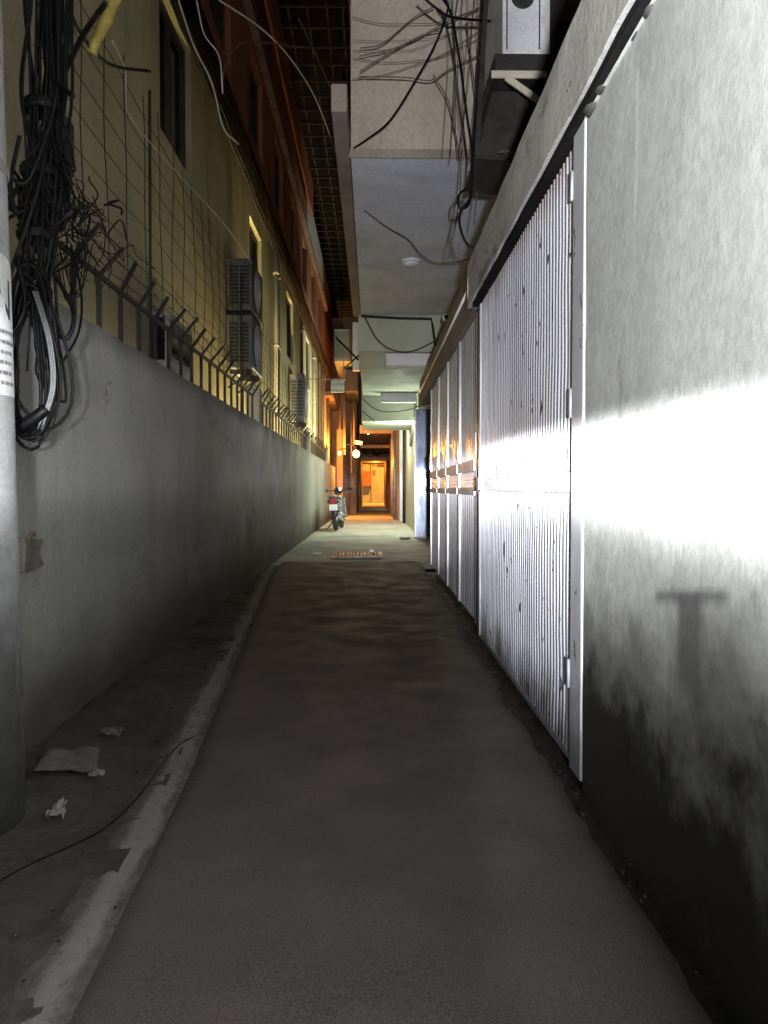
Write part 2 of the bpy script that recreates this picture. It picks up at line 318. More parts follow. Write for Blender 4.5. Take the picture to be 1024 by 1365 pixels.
# ------------------------------------------------------------------ mesh helpers
class MB:
    def __init__(s): s.v = []; s.f = []; s.sm = []
    def add(s, vs, fs, smooth=False):
        o = len(s.v); s.v += [Vector(p) for p in vs]
        s.f += [[i+o for i in f] for f in fs]; s.sm += [smooth]*len(fs); return s
    def box(s, x0, x1, y0, y1, z0, z1):
        return s.add([(x0,y0,z0),(x1,y0,z0),(x1,y1,z0),(x0,y1,z0),(x0,y0,z1),(x1,y0,z1),(x1,y1,z1),(x0,y1,z1)],
                     [(0,3,2,1),(4,5,6,7),(0,1,5,4),(1,2,6,5),(2,3,7,6),(3,0,4,7)])
    def bar(s, a, b, w, h=None, up=(0,0,1)):
        h = h or w; a = Vector(a); b = Vector(b); d = (b-a).normalized(); u = Vector(up)
        if abs(d.dot(u)) > 0.95: u = Vector((0,1,0))
        sx = d.cross(u).normalized()*w/2; sy = sx.cross(d).normalized()*h/2
        vs = [p+i*sx+j*sy for p in (a, b) for i, j in ((-1,-1),(1,-1),(1,1),(-1,1))]
        return s.add(vs, [(0,1,2,3),(7,6,5,4),(0,4,5,1),(1,5,6,2),(2,6,7,3),(3,7,4,0)])
    def tube(s, pts, r, n=6, closed=False):
        pts = [Vector(p) for p in pts]; k = len(pts)
        rs = r if isinstance(r, (list, tuple)) else [r]*k
        vs = []; ref = None
        for i, p in enumerate(pts):
            a = pts[i-1] if (i or closed) else p; b = pts[(i+1) % k] if (i < k-1 or closed) else p
            d = (b-a)
            d = d.normalized() if d.length > 1e-9 else Vector((0,0,1))
            if ref is None: ref = Vector((1,0,0)) if abs(d.x) < 0.8 else Vector((0,0,1))
            u = (ref - d*ref.dot(d)).normalized(); ref = u; q = d.cross(u)
            vs += [p + (u*math.cos(2*PI*j/n) + q*math.sin(2*PI*j/n))*rs[i] for j in range(n)]
        fs = []
        for i in range(k if closed else k-1):
            i2 = (i+1) % k
            for j in range(n): fs.append((i*n+j, i*n+(j+1) % n, i2*n+(j+1) % n, i2*n+j))
        s.add(vs, fs, True)
        if not closed:
            o = len(s.v)-k*n
            s.f.append([o+j for j in range(n)][::-1]); s.f.append([o+(k-1)*n+j for j in range(n)]); s.sm += [False, False]
        return s
    def lathe(s, prof, c, axis='Z', n=20, smooth=True):
        """prof: (radius, height) pairs"""
        vs = []
        for r, h in prof:
            for j in range(n):
                a = 2*PI*j/n; p = (r*math.cos(a), r*math.sin(a), h)
                if axis == 'X': p = (p[2], p[0], p[1])
                elif axis == 'Y': p = (p[1], p[2], p[0])
                vs.append(Vector(c)+Vector(p))
        fs = []
        for i in range(len(prof)-1):
            for j in range(n): fs.append((i*n+j, i*n+(j+1) % n, (i+1)*n+(j+1) % n, (i+1)*n+j))
        s.add(vs, fs, smooth)
        o = len(s.v)-len(vs)
        s.f.append([o+j for j in range(n)][::-1]); s.f.append([o+(len(prof)-1)*n+j for j in range(n)]); s.sm += [False, False]
        return s
    def ball(s, c, r, sc=(1,1,1), n=14, m=9):
        vs = []; fs = []
        for i in range(m+1):
            t = PI*i/m
            for j in range(n):
                a = 2*PI*j/n
                vs.append(Vector(c)+Vector((r*sc[0]*math.sin(t)*math.cos(a), r*sc[1]*math.sin(t)*math.sin(a), r*sc[2]*math.cos(t))))
        for i in range(m):
            for j in range(n): fs.append((i*n+j, (i+1)*n+j, (i+1)*n+(j+1) % n, i*n+(j+1) % n))
        return s.add(vs, fs, True)
    def grid(s, nu, nv, fn, smooth=True):
        vs = [fn(i/nu, j/nv) for i in range(nu+1) for j in range(nv+1)]
        fs = [(i*(nv+1)+j, (i+1)*(nv+1)+j, (i+1)*(nv+1)+j+1, i*(nv+1)+j+1) for i in range(nu) for j in range(nv)]
        return s.add(vs, fs, smooth)
    def prism(s, outline, d):
        """outline: 3-D points of a flat polygon; d: thickness vector"""
        k = len(outline); d = Vector(d); vs = [Vector(p) for p in outline]+[Vector(p)+d for p in outline]
        return s.add(vs, [list(range(k))[::-1], [k+i for i in range(k)]]+[(i, (i+1) % k, k+(i+1) % k, k+i) for i in range(k)])

def root_loc(p):
    v = Vector((0,0,0))
    while p is not None: v += p.location; p = p.parent
    return v
def ob(name, mb, material, parent=None, bevel=0.0):
    off = root_loc(parent)
    me = bpy.data.meshes.new(name)
    me.from_pydata([tuple(v-off) for v in mb.v], [], mb.f)
    bm = bmesh.new(); bm.from_mesh(me); bmesh.ops.recalc_face_normals(bm, faces=bm.faces); bm.to_mesh(me); bm.free()
    me.polygons.foreach_set('use_smooth', mb.sm)
    me.materials.append(material); me.update()
    o = bpy.data.objects.new(name, me); COL.objects.link(o)
    if parent is not None: o.parent = parent
    if bevel:
        b = o.modifiers.new('bevel', 'BEVEL'); b.width = bevel; b.segments = 2; b.limit_method = 'ANGLE'
    return o
def tag(o, label, cat, group=None):
    o['label'] = label; o['category'] = cat
    if group: o['group'] = group
    return o
def thing(name, label, cat, loc=(0,0,0), group=None):
    o = bpy.data.objects.new(name, None); COL.objects.link(o); o.location = loc; o.empty_display_size = 0.1
    return tag(o, label, cat, group)
def struct(name, mb, material, kind='structure'):
    o = ob(name, mb, material); o['kind'] = kind; return o
def spline(pts, k=8):
    P = [Vector(p) for p in pts]; P = [2*P[0]-P[1]]+P+[2*P[-1]-P[-2]]; out = []
    for i in range(1, len(P)-2):
        a, b, c, d = P[i-1:i+3]
        for j in range(k):
            t = j/k
            out.append(0.5*((2*b)+(c-a)*t+(2*a-5*b+4*c-d)*t*t+(3*b-a-3*c+d)*t**3))
    return out+[P[-2]]
def text_mb(s, size, origin, right, up, thick=0.002):
    """flat lettering: origin is the lower left corner"""
    cu = bpy.data.curves.new('lettering', 'FONT'); cu.body = s; cu.size = size
    tmp = bpy.data.objects.new('lettering', cu); COL.objects.link(tmp)
    dg = bpy.context.evaluated_depsgraph_get(); me = bpy.data.meshes.new_from_object(tmp.evaluated_get(dg))
    r = Vector(right).normalized(); u = Vector(up).normalized(); n = r.cross(u)
    mb = MB(); mb.add([Vector(origin)+r*v.co.x+u*v.co.y+n*thick for v in me.vertices], [list(p.vertices) for p in me.polygons])
    bpy.data.objects.remove(tmp); bpy.data.meshes.remove(me); bpy.data.curves.remove(cu)
    return mb
def wall_x(X, y0, y1, z0, z1, holes, depth, face=1, cell=None):
    """a wall face in the plane X looking along +x (face=1) or -x, with openings (ya, yb, za, zb) and their reveals"""
    ys = sorted({y0, y1, *[h[0] for h in holes], *[h[1] for h in holes]}); zs = sorted({z0, z1, *[h[2] for h in holes], *[h[3] for h in holes]})
    mb = MB()
    for a, b in zip(ys, ys[1:]):
        for c, d in zip(zs, zs[1:]):
            if any(h[0]-1e-6 <= a and b <= h[1]+1e-6 and h[2]-1e-6 <= c and d <= h[3]+1e-6 for h in holes): continue
            mb.add([(X,a,c),(X,b,c),(X,b,d),(X,a,d)], [(0,1,2,3)])
    Xb = X-face*depth
    for a, b, c, d in holes:
        for p, q in (((a,c),(b,c)),((b,c),(b,d)),((b,d),(a,d)),((a,d),(a,c))):
            mb.add([(X,*p),(X,*q),(Xb,*q),(Xb,*p)], [(0,1,2,3)])
    return mb

# ------------------------------------------------------------------ ground
def gz(x, y):
    """gentle unevenness of the alley floor"""
    return 0.006*noise.noise(Vector((x*1.3, y*0.7, 0.3)))+0.002*noise.noise(Vector((x*6, y*6, 2)))
mb = MB(); mb.add([(-40,-40,-0.05),(40,-40,-0.05),(40,120,-0.05),(-40,120,-0.05)], [(0,1,2,3)])
struct('ground', mb, M['dirt'])
mb = MB(); mb.grid(26, 260, lambda u, v: (-1.6+u*3.4, 9.6+v*30, gz(-1.6+u*3.4, 9.6+v*30)))
struct('concrete_path', mb, M['concrete'])
STRIP = [(-3.5,-0.62),(0.4,-0.58),(1.49,-0.630),(2.66,-0.70),(3.2,-0.75),(3.82,-0.80),(5.0,-0.90),(6.5,-1.03),(8.0,-1.16),(9.0,-1.24),(9.7,-1.29)]
def strip_x(y):
    for (a, xa), (b, xb) in zip(STRIP, STRIP[1:]):
        if a <= y <= b: return xa+(xb-xa)*(y-a)/(b-a)
    return STRIP[-1][1] if y > 0 else STRIP[0][1]
def road_edge(y): return 0.640+0.03*noise.noise(Vector((0, y*2.1, 7)))+0.015*noise.noise(Vector((0, y*9, 3)))+(0.03 if y > 5.1 else 0)*min(1, max(0, (y-5.1)/0.6))
def road(u, v):
    y = -3.5+v*13.9; a = strip_x(y)+0.05; b = road_edge(y)
    x = a+(b-a)*u
    y2 = y+(0.05*noise.noise(Vector((x*3, 0, 9))) if v > 0.99 else 0)
    edge = min(1, min(u, 1-u)/0.03)
    return (x, y2, 0.018*edge+gz(x, y)-0.006*(1-edge))
mb = MB(); mb.grid(46, 300, road); struct('road', mb, M['asphalt'])  # asphalt sheet; its dark colour and end also imitate shade below the beam
def strip(u, v):
    y = -3.5+v*13.6
    x = strip_x(y)+0.0+(u-0.5)*0.17+0.02*noise.noise(Vector((1, y*1.2, 5)))
    k = math.sin(PI*u)**2
    return (x, y, gz(x, y)-0.004+0.012*math.sin(PI*u)**0.7*(0.8+0.25*noise.noise(Vector((x*9, y*7, 4))))+0.006*k*noise.noise(Vector((x*30, y*22, 4))))
mb = MB(); mb.grid(16, 520, strip); kerb = struct('kerb', mb, M['strip'])
at_ = kerb.data.attributes.new('wear', 'FLOAT', 'POINT')
at_.data.foreach_set('value', [1-abs((i % 521 and 0) or (i//521)/16-0.5)*2 for i in range(17*521)])
def verge(u, v):
    y = -3.5+v*13.4; x = -1.5+(strip_x(y)+1.5)*u
    return (x, y, -0.012+gz(x, y)+0.022*noise.noise(Vector((x*4, y*4, 8)))+0.010*noise.noise(Vector((x*15, y*15, 8)))+0.01*u)
mb = MB(); mb.grid(26, 300, verge); struct('verge', mb, M['dirt'])
def gut(u, v):
    y = -3.5+v*13.5; x = 0.60+0.38*u
    return (x, y, -0.030+0.012*noise.noise(Vector((x*14, y*14, 4)))+0.008*noise.noise(Vector((x*5, y*5, 4))))
mb = MB(); mb.grid(14, 300, gut); struct('gutter', mb, M['gutter'])
# crumbs of mortar and gravel along both edges
mb = MB()
for i in range(150):
    if random.random() < 0.55:
        y = random.uniform(1.2, 6.5); x = road_edge(y)+random.gauss(0.0, 0.035)
    else:
        y = random.uniform(1.3, 6); x = strip_x(y)+random.gauss(-0.12, 0.16); x = max(x, -1.3)
    r = random.uniform(0.002, 0.007)*(1.6 if random.random() < 0.06 else 1)
    mb.ball((x, y, gz(x, y)+r*0.5+0.006), r, (random.uniform(.7, 1.3), random.uniform(.7, 1.3), random.uniform(.5, .9)), 6, 4)
struct('gravel_crumbs', mb, M['dirt'], 'stuff')

# ------------------------------------------------------------------ left boundary wall
WX = -1.335
t = thing('boundary_wall', 'long grey rendered garden wall with darker foot along the left of the alley', 'wall', (-1.4, 3, 0))
mb = MB()
def lw(u, v):
    y = -0.6+u*28.6; z = -0.05+v*1.84
    return (WX+0.006*noise.noise(Vector((y*0.8, z*0.9, 1)))+0.003*noise.noise(Vector((y*4, z*4, 1))), y, z+((0.008*noise.noise(Vector((y*3, 0, 6)))+0.012*noise.noise(Vector((y*11, 0, 6)))) if v > 0.99 else 0))
mb.grid(600, 16, lw)
mb.grid(600, 1, lambda u, v: (WX-0.003-0.137*v, -0.6+u*28.6, 1.79+(0.008*noise.noise(Vector(((-0.6+u*28.6)*3, 0, 6)))+0.012*noise.noise(Vector(((-0.6+u*28.6)*11, 0, 6))))*(1-v)))
mb.add([(WX-0.14,-0.6,-0.05),(WX-0.14,28,-0.05),(WX-0.14,28,1.79),(WX-0.14,-0.6,1.79)], [(0,1,2,3)])
mb.add([(WX,28,-0.05),(WX-0.14,28,-0.05),(WX-0.14,28,1.79),(WX,28,1.79)], [(0,1,2,3)])
ob('rendered_face', mb, M['left_wall'], t)
for py in (9.12, 16.4, 23.2):
    mb = MB(); w2 = 0.085; xc = WX-0.075; pts = [(xc-w2, py, 1.78), (xc+w2, py, 1.78)]
    pts += [(xc+w2*math.cos(a)*(1), py, 2.16+0.07*math.sin(a)) for a in [PI*i/8 for i in range(9)]]
    mb.prism(pts, (0, 0.2, 0)); ob('pillar', mb, M['pillar'], t, 0.008)

# iron fences on the wall
FX = WX-0.05
def fence(y0, y1, label, group):
    t = thing('iron_fence', label, 'fence', (FX, y0, 1.79), group)
    n = int(round((y1-y0)/0.335)); st = (y1-y0)/n
    for i in range(n+1):
        y = y0+i*st
        mb = MB(); mb.bar((FX, y, 1.75), (FX, y, 2.09), 0.022); ob('fence_post', mb, M['iron'], t)
        mb = MB(); mb.bar((FX, y, 2.08), (FX+0.11+random.uniform(-.02, .02), y+random.uniform(-.02, .02), 2.23+random.uniform(-.02, .02)), 0.018); ob('slanted_arm', mb, M['iron'], t)
    mb = MB(); mb.bar((FX, y0-0.05, 2.085), (FX, y1+0.05, 2.085), 0.026, 0.02); ob('top_rail', mb, M['iron'], t)
    for k in range(3):
        pts = []
        m_ = int((y1-y0)/0.16)
        for j in range(m_+1):
            y = y0+j*(y1-y0)/m_
            pts.append((FX+0.035+0.036*k+random.uniform(-.006, .006), y, 2.135+0.05*k-0.012*math.sin(PI*((j*0.48) % 1))+random.uniform(-.006, .006)))
        mb = MB(); mb.tube(pts, 0.0032, 4)
        for j in range(1, m_, 1):
            c = Vector(pts[j]); d1 = Vector((random.uniform(-1,1), random.uniform(-.4,.4), random.uniform(-1,1))).normalized()*0.022
            mb.tube([c-d1, c+d1], 0.002, 3)
        ob('barbed_strand', mb, M['iron'], t)
    return t
fence(2.95, 8.95, 'dark iron picket fence with barbed wire on the wall before its first pillar', None)
fence(9.45, 16.2, 'dark iron picket fence with slanted arms on the wall between its first and second pillars', None)
fence(16.75, 23.0, 'small distant iron picket fence on the far end of the wall past its second pillar', None)

# tall slack wire net above the fence
t = thing('wire_net', 'tall slack net of rusty wire with large open squares strung above the fence', 'wire net', (FX, 3, 2.1))
mb = MB()
def sag(y, z): return Vector((FX-0.03+0.03*noise.noise(Vector((y*1.1, z*1.3, 5))), y+0.05*noise.noise(Vector((y*2, z*2, 2))), z+0.05*noise.noise(Vector((y*1.4, z*2, 9)))))
y = 3.5
while y < 15:
    top = 3.55-0.06*(y-3.5)+0.12*noise.noise(Vector((y*3, 1, 1)))
    mb.tube([sag(y, 2.08+(top-2.08)*k/10) for k in range(11)], 0.0032, 4); y += 0.33+0.08*noise.noise(Vector((y*5, 4, 4)))
for k in range(7):
    z = 2.26+k*0.19
    mb.tube([sag(3.3+j*0.25, z-0.06*(3.3+j*0.25-3.5)*(k/6)) for j in range(47)], 0.0028, 4)
ob('net', mb, M['iron'], t)
for (yy, zt) in ((4.92, 3.5), (8.3, 3.3), (11.6, 3.1)):
    mb = MB(); mb.tube([(FX-0.02, yy, 1.76), (FX-0.02, yy+0.02, 2.6), (FX-0.01, yy, zt)], 0.010, 6); ob('net_post', mb, M['iron'], t)

# ------------------------------------------------------------------ yellow house behind the wall
HX = -1.65
t = thing('yellow_house', 'long yellow limewashed house with dark red upper storeys behind the boundary wall', 'house', (-2.5, 12, 0))
wins = [(6.1, 7.15, 3.82, 5.0-0.02), (10.5, 11.6, 3.45, 4.7), (15.0, 16.2, 3.6, 4.85), (19.4, 20.5, 3.6, 4.85)]
ob('wall', wall_x(HX, 1.0, 23.6, -0.05, 5.0, wins, 0.14), M['yellow'], t)
for k, (a, b, c, d) in enumerate(wins):
    mb = MB()
    xx = HX-0.10
    for bx in ((a, a+.06, c, d), (b-.06, b, c, d), (a, b, c, c+.06), (a, b, d-.06, d), ((a+b)/2-.03, (a+b)/2+.03, c, d)):
        mb.box(xx, xx+0.045, bx[0], bx[1], bx[2], bx[3])
    f = ob('window', mb, M['shutter'], t)
    mb = MB(); mb.box(xx-0.02, xx+0.005, a, b, c, d); ob('pane', mb, M['glass'], f)
# ledge and red upper storeys
mb = MB(); mb.box(HX-0.2, -1.46, 1.0, 26.4, 5.0, 5.16); ob('ledge', mb, M['near_black'], t, 0.01)
UX = -1.6
ups = []
yy = 5.2
while yy < 24:
    ups.append((yy, yy+1.15, 5.75, 6.9)); yy += 2.55
ob('upper_wall', wall_x(UX, 1.0, 26.4, 5.16, 8.5, ups, 0.16), M['red'], t)
for a, b, c, d in ups:
    mb = MB(); xx = UX-0.12
    for k in range(9):
        z = c+(d-c)*k/9; mb.box(xx, xx+0.03, a+.04, b-.04, z+.012, z+(d-c)/9-.012)
    for bx in ((a, a+.05, c, d), (b-.05, b, c, d)): mb.box(xx, xx+.05, *bx)
    f = ob('shutter', mb, M['shutter'], t)
    mb = MB(); mb.box(xx-.03, xx-.005, a, b, c, d); ob('pane', mb, M['glass'], f)
mb = MB(); mb.box(UX-.1, UX+0.10, 1.0, 26.4, 7.05, 7.17); ob('string_course', mb, M['brown'], t, 0.01)
M['fascia'] = mat('red_eave_board', (0.38, 0.11, 0.05), 0.2, 1.5, 0.8, bump=0.2, layers=[dict(kind='spots', col=(0.2, 0.07, 0.04), scale=2, lo=0.5, hi=0.7, amt=0.7)])
mb = MB(); mb.box(-1.46, -1.42, 6.0, 18.9, 7.60, 8.36); ob('eave_board', mb, M['fascia'], t)
mb = MB(); mb.box(UX-.02, UX+0.015, 19.2, 25.0, 7.35, 8.42); ob('whitewashed_panel', mb, M['soffit'], t)
for yy, m_, r in ((12.95, 'pvc', 0.04), (13.25, 'pvc', 0.03), (17.6, 'brown_cable', 0.035), (21.3, 'pvc', 0.05)):
    mb = MB(); mb.tube([(HX+0.05, yy, 0), (HX+0.05, yy, 2.5), (HX+0.05, yy, 4.98)], r, 8)
    for z in (2.2, 3.4, 4.6): mb.tube([(HX+0.05, yy, z-.02), (HX+0.05, yy, z+.02)], r*1.25, 8)
    ob('drainpipe', mb, M[m_], t)
mb = MB(); mb.box(-6, UX-0.17, 1.0, 26.4, -0.05, 8.5); ob('core', mb, M['dark_wall'], t)

# loose cable runs clipped under the ledge
mb = MB()
for k in range(13):
    pts = []
    for j in range(40):
        y = 6+j*0.5
        pts.append((-1.45+0.03*noise.noise(Vector((y, k, 2)))-0.035*(k % 4), y, 5.04-0.018*k-0.10*abs(math.sin(y*1.1+k*0.7))*(0.4+0.6*noise.noise(Vector((k, y*.2, 1)))**2)))
    mb.tube(pts, 0.011, 5)
tag(ob('cable_run', mb, M['black_cable']), 'thick run of black cables clipped along the ledge of the yellow house', 'cables')

# ------------------------------------------------------------------ air conditioners
def ac(name, loc, size, face, casing, label, fan=True, group=None):
    """outdoor unit; loc = lower corner nearest the camera, size = (depth, width along y, height); face=+1: front looks along +x"""
    dx, dy, dz = size; x, y, z = loc
    t = thing(name, label, 'air conditioner', (x+dx/2, y+dy/2, z), group)
    mb = MB(); mb.box(x, x+dx, y, y+dy, z, z+dz); ob('casing', mb, casing, t, 0.012)
    fx = x+dx if face > 0 else x
    # coil fins in the end panel
    mb = MB()
    for c0, c1 in ((0.12, 0.46), (0.54, 0.88)):
        for k in range(11):
            zz = z+dz*(0.12+0.76*k/11); mb.box(x+dx*c0, x+dx*c1, y-0.008, y-0.002, zz, zz+dz*0.045)
    ob('coil_grille', mb, M['coil'], t)
    if fan:
        cy = y+dy*0.42; cz = z+dz*0.5; rr = dz*0.40
        g = MB(); s = face
        for k in range(5): g.tube([(fx+s*0.012, cy+rr*(k+1)/5*math.cos(a), cz+rr*(k+1)/5*math.sin(a)) for a in [2*PI*i/24 for i in range(24)]], 0.004, 4, True)
        for k in range(8):
            a = PI*k/8; g.tube([(fx+s*0.014, cy-rr*math.cos(a), cz-rr*math.sin(a)), (fx+s*0.014, cy+rr*math.cos(a), cz+rr*math.sin(a))], 0.003, 4)
        f = ob('fan_grille', g, M['ac_white'], t)
        mb = MB(); mb.lathe([(rr*0.98, 0.0), (rr*0.98, 0.006)], (fx+(0.001 if s > 0 else -0.007), cy, cz), 'X', 28, False); ob('fan_recess', mb, M['coil'], f)
    for yy in (y+dy*0.15, y+dy*0.85):
        mb = MB(); mb.box(x+0.02, x+dx-0.02, yy-.02, yy+.02, z-0.05, z-0.002)
        if face > 0: mb.bar((x+dx-0.05, yy, z-0.04), (HX+0.01, yy, z-0.20), 0.025)
        ob('bracket', mb, M['dark_metal'], t)
    return t
ac('air_conditioner', (-1.64, 8.75, 3.02), (0.29, 0.82, 0.58), 1, M['ac_grey'], 'upper of two stacked grey outdoor units on the yellow wall above the fence')
ac('air_conditioner', (-1.64, 8.72, 2.36), (0.29, 0.82, 0.60), 1, M['ac_grey'], 'lower of two stacked grey outdoor units just above the fence before the first pillar')
ac('air_conditioner', (-1.64, 15.4, 2.35), (0.29, 0.82, 0.95), 1, M['ac_grey'], 'distant tall outdoor unit low on the yellow wall near the second pillar')
t = thing('junction_box', 'small black cable junction box hanging by the fence start behind the cable bundle', 'box', (-1.41, 3.56, 2.43))
mb = MB(); mb.box(-1.47, -1.365, 3.5, 3.6, 2.43, 2.67); ob('case', mb, M['coil'], t, 0.008)
mb = MB(); mb.box(-1.462, -1.373, 3.485, 3.498, 2.45, 2.65); ob('lid', mb, M['ac_grey'], t, 0.004)
mb = MB(); mb.tube(spline([(-1.41, 3.55, 2.43), (-1.40, 3.5, 2.3), (-1.36, 3.42, 2.15)], 5), 0.012, 6); mb.tube([(-1.43, 3.55, 2.66), (-1.42, 3.5, 3.1)], 0.008, 6); ob('gland_cable', mb, M['black_cable'], t)
# meter cabinet behind the fence
t = thing('meter_cabinet', 'grey glazed meter cabinet behind the fence bars on the yellow wall', 'cabinet', (-1.58, 6.05, 1.85))
mb = MB(); mb.box(-1.645, -1.49, 5.7, 6.45, 1.86, 2.30); ob('case', mb, M['ac_white'], t, 0.01)
mb = MB(); mb.box(-1.62, -1.52, 5.692, 5.698, 1.95, 2.26); mb.box(-1.487, -1.482, 5.76, 6.39, 1.98, 2.25); ob('glazed_door', mb, M['glass'], t)
mb = MB(); mb.box(-1.487, -1.478, 5.72, 6.43, 1.90, 1.94); ob('lower_rail', mb, M['white_plastic'], t)

# ------------------------------------------------------------------ utility pole, notice, cables
t = thing('utility_pole', 'pale concrete utility pole at the left edge beside the hanging cable coils', 'pole', (-1.215, 2.3, 0))
mb = MB(); mb.lathe([(0.158, -0.05), (0.155, 0.4), (0.143, 1.2), (0.130, 2.0), (0.115, 3.0), (0.10, 6.0)], (-1.215, 2.3, 0), 'Z', 32); ob('shaft', mb, M['pole'], t)
for z, r in ((1.93, 0.136), (2.62, 0.124)):
    mb = MB(); mb.lathe([(r, z), (r+.002, z+.005), (r+.002, z+.03), (r, z+.035)], (-1.215, 2.3, 0), 'Z', 32, False); ob('strap', mb, M['galv_dark'], t)
def on_pole(a, z, off=0.003):
    r = 0.158+(0.130-0.158)*z/2.0+off
    return Vector((-1.215+r*math.sin(a), 2.3-r*math.cos(a), z))
t = thing('paper_notice', 'torn white paper notice with black print pasted round the utility pole', 'notice', on_pole(0.5, 1.28))
mb = MB(); mb.grid(18, 10, lambda u, v: on_pole(-0.3+u*2.22, 1.275+(0.415-0.03*max(0, u*3-2)**2)*v)); ob('sheet', mb, M['paper'], t)
def curved(mb2): 
    q = MB(); q.f = mb2.f; q.sm = mb2.sm
    q.v = [on_pole(v.x, v.z, 0.0045) for v in mb2.v]; return q
tm = text_mb('N', 0.17, (1.12, 0, 1.50), (1, 0, 0), (0, 0, 1), 0)
for v in tm.v: v.x = 1.12+(v.x-1.12)*4.5
ob('large_letter', curved(tm), M['ink'], t)
mb = MB()
for k in range(6):
    a = 0.2; z = 1.455-0.03*k
    while a < 1.68:
        l = random.uniform(.06, .17); mb.grid(3, 1, lambda u, v: Vector((a+u*l, 0, z+v*0.011))); a += l+0.03
ob('printed_lines', curved(mb), M['galv_dark'], t)
for k in range(0): pass

def cable(name, pts, r, m_, label, k=8, cat='cable', group=None):
    mb = MB(); mb.tube(spline(pts, k), r, 6); return tag(ob(name, mb, M[m_]), label, cat, group)

# thick bundle beside the pole
t = thing('cable_bundle', 'thick tangled bundle of black telecom cables hanging beside the utility pole', 'cables', (-1.12, 2.75, 1.2))
rnd = random.Random(3)
for i in range(46):
    r = rnd.choice((0.004, 0.005, 0.006, 0.008))
    tx = -1.11+rnd.gauss(0, 0.024); ty = 2.72+rnd.gauss(0, .04); bx = -1.165+rnd.gauss(0, 0.05); by = 2.7+rnd.gauss(0, .05)
    zb = rnd.choice((1.95, 1.75, 1.6, 1.5, 2.1))+rnd.uniform(-.1, .1)
    pts = [(tx+0.02, ty, 3.4), (tx, ty, 2.7), (tx-.015+rnd.gauss(0, .018), ty, 2.35), ((tx+bx)/2+rnd.gauss(0, .03), (ty+by)/2, 2.05), (bx, by, zb)]
    if rnd.random() < 0.5: pts += [(bx+rnd.uniform(.01, .08), by-.02, zb-.12), (bx+rnd.uniform(-.02, .1), by, zb-.02), (bx+rnd.uniform(-.03, .05), by+.02, zb+.15)]
    mb = MB(); mb.tube(spline(pts, 6), r, 6); ob('cable', mb, M['black_cable'], t)
for z in (2.30, 2.08, 1.86):
    mb = MB(); mb.lathe([(0.06, z), (0.066, z+.01), (0.066, z+.03), (0.06, z+.04)], (-1.14-(2.3-z)*0.06, 2.72, 0), 'Z', 14); ob('cable_tie', mb, M['black_cable'], t)
# hanging coil
t = thing('cable_coil', 'long drooping loops of spare black cable tied up beside the pole', 'cable coil', (-1.16, 2.66, 1.1))
for i in range(17):
    cx = -1.165+rnd.gauss(0, .010); cy = 2.64+rnd.gauss(0, .02); hw = rnd.uniform(.055, .098); z1 = 1.72+rnd.uniform(-.08, .08); z0 = 1.16+abs(rnd.gauss(0, .06))-(.05 if i % 5 == 0 else 0)
    n = 26; pts = []
    for j in range(n):
        a = 2*PI*j/n; zc = (z0+z1)/2; hz = (z1-z0)/2
        pts.append((cx+hw*math.sin(a)*(1+0.25*math.cos(a)*-1)+0.012*noise.noise(Vector((a*1.2, i, 0))), cy+0.02*math.cos(a*2+i), zc+hz*math.cos(a)))
    mb = MB(); mb.tube(pts, rnd.choice((.0035, .0045, .006)), 6, True); ob('loop', mb, M['black_cable'], t)
mb = MB()
for i in range(3):
    mb.tube(spline([(-1.13+.006*i, 2.60, 1.66), (-1.085+.006*i, 2.6, 1.5), (-1.075+.006*i, 2.6, 1.34), (-1.12+.006*i, 2.6, 1.2)], 8), 0.004, 6)
ob('highlight_loop', mb, M['ac_grey'], t)  # grey cables put a painted silvery highlight on the coil
mb = MB(); mb.tube(spline([(-1.235, 2.60, 1.19), (-1.19, 2.59, 1.20), (-1.13, 2.59, 1.235), (-1.09, 2.60, 1.27)], 6), 0.021, 8); ob('binding_tape', mb, M['black_cable'], t)
mb = MB(); mb.tube(spline([(-1.19, 2.6, 1.2), (-1.205, 2.6, 1.12), (-1.215, 2.6, 1.06)], 6), 0.004, 6); ob('loose_end', mb, M['black_cable'], t)
# nest of thin wires at the start of the fence
t = thing('wire_nest', 'nest of thin black wires snarled round the first fence posts', 'cables', (-1.36, 3.4, 2.0))
mb = MB()
for i in range(34):
    p = at(rnd.uniform(70, 140), rnd.uniform(255, 330), Y=3.3+rnd.uniform(-.2, .3)); pts = [p]
    for k in range(4):
        p = p+Vector((rnd.uniform(-.06, .07), rnd.uniform(-.08, .08), rnd.uniform(-.10, .07))); pts.append(p)
    mb.tube(spline(pts, 5), rnd.choice((.0025, .0035, .005)), 5)
for i in range(6):
    x0 = rnd.uniform(68, 90); x1 = rnd.uniform(100, 128)
    mb.tube(spline([at(x0, 330, Y=3.3), at((x0*2+x1)/3, 385+rnd.uniform(-15, 15), Y=3.3), at((x0+2*x1)/3, 380+rnd.uniform(-15, 15), Y=3.3), at(x1, 325, Y=3.35)], 8), 0.0025, 5)
ob('snarl', mb, M['black_cable'], t)
mb = MB(); mb.tube(spline([at(100, 345, Y=3.1), at(109, 400, Y=3.05), at(104, 445, Y=3), at(82, 485, Y=2.9)], 8), 0.005, 6); ob('dangling_wire', mb, M['black_cable'], t)

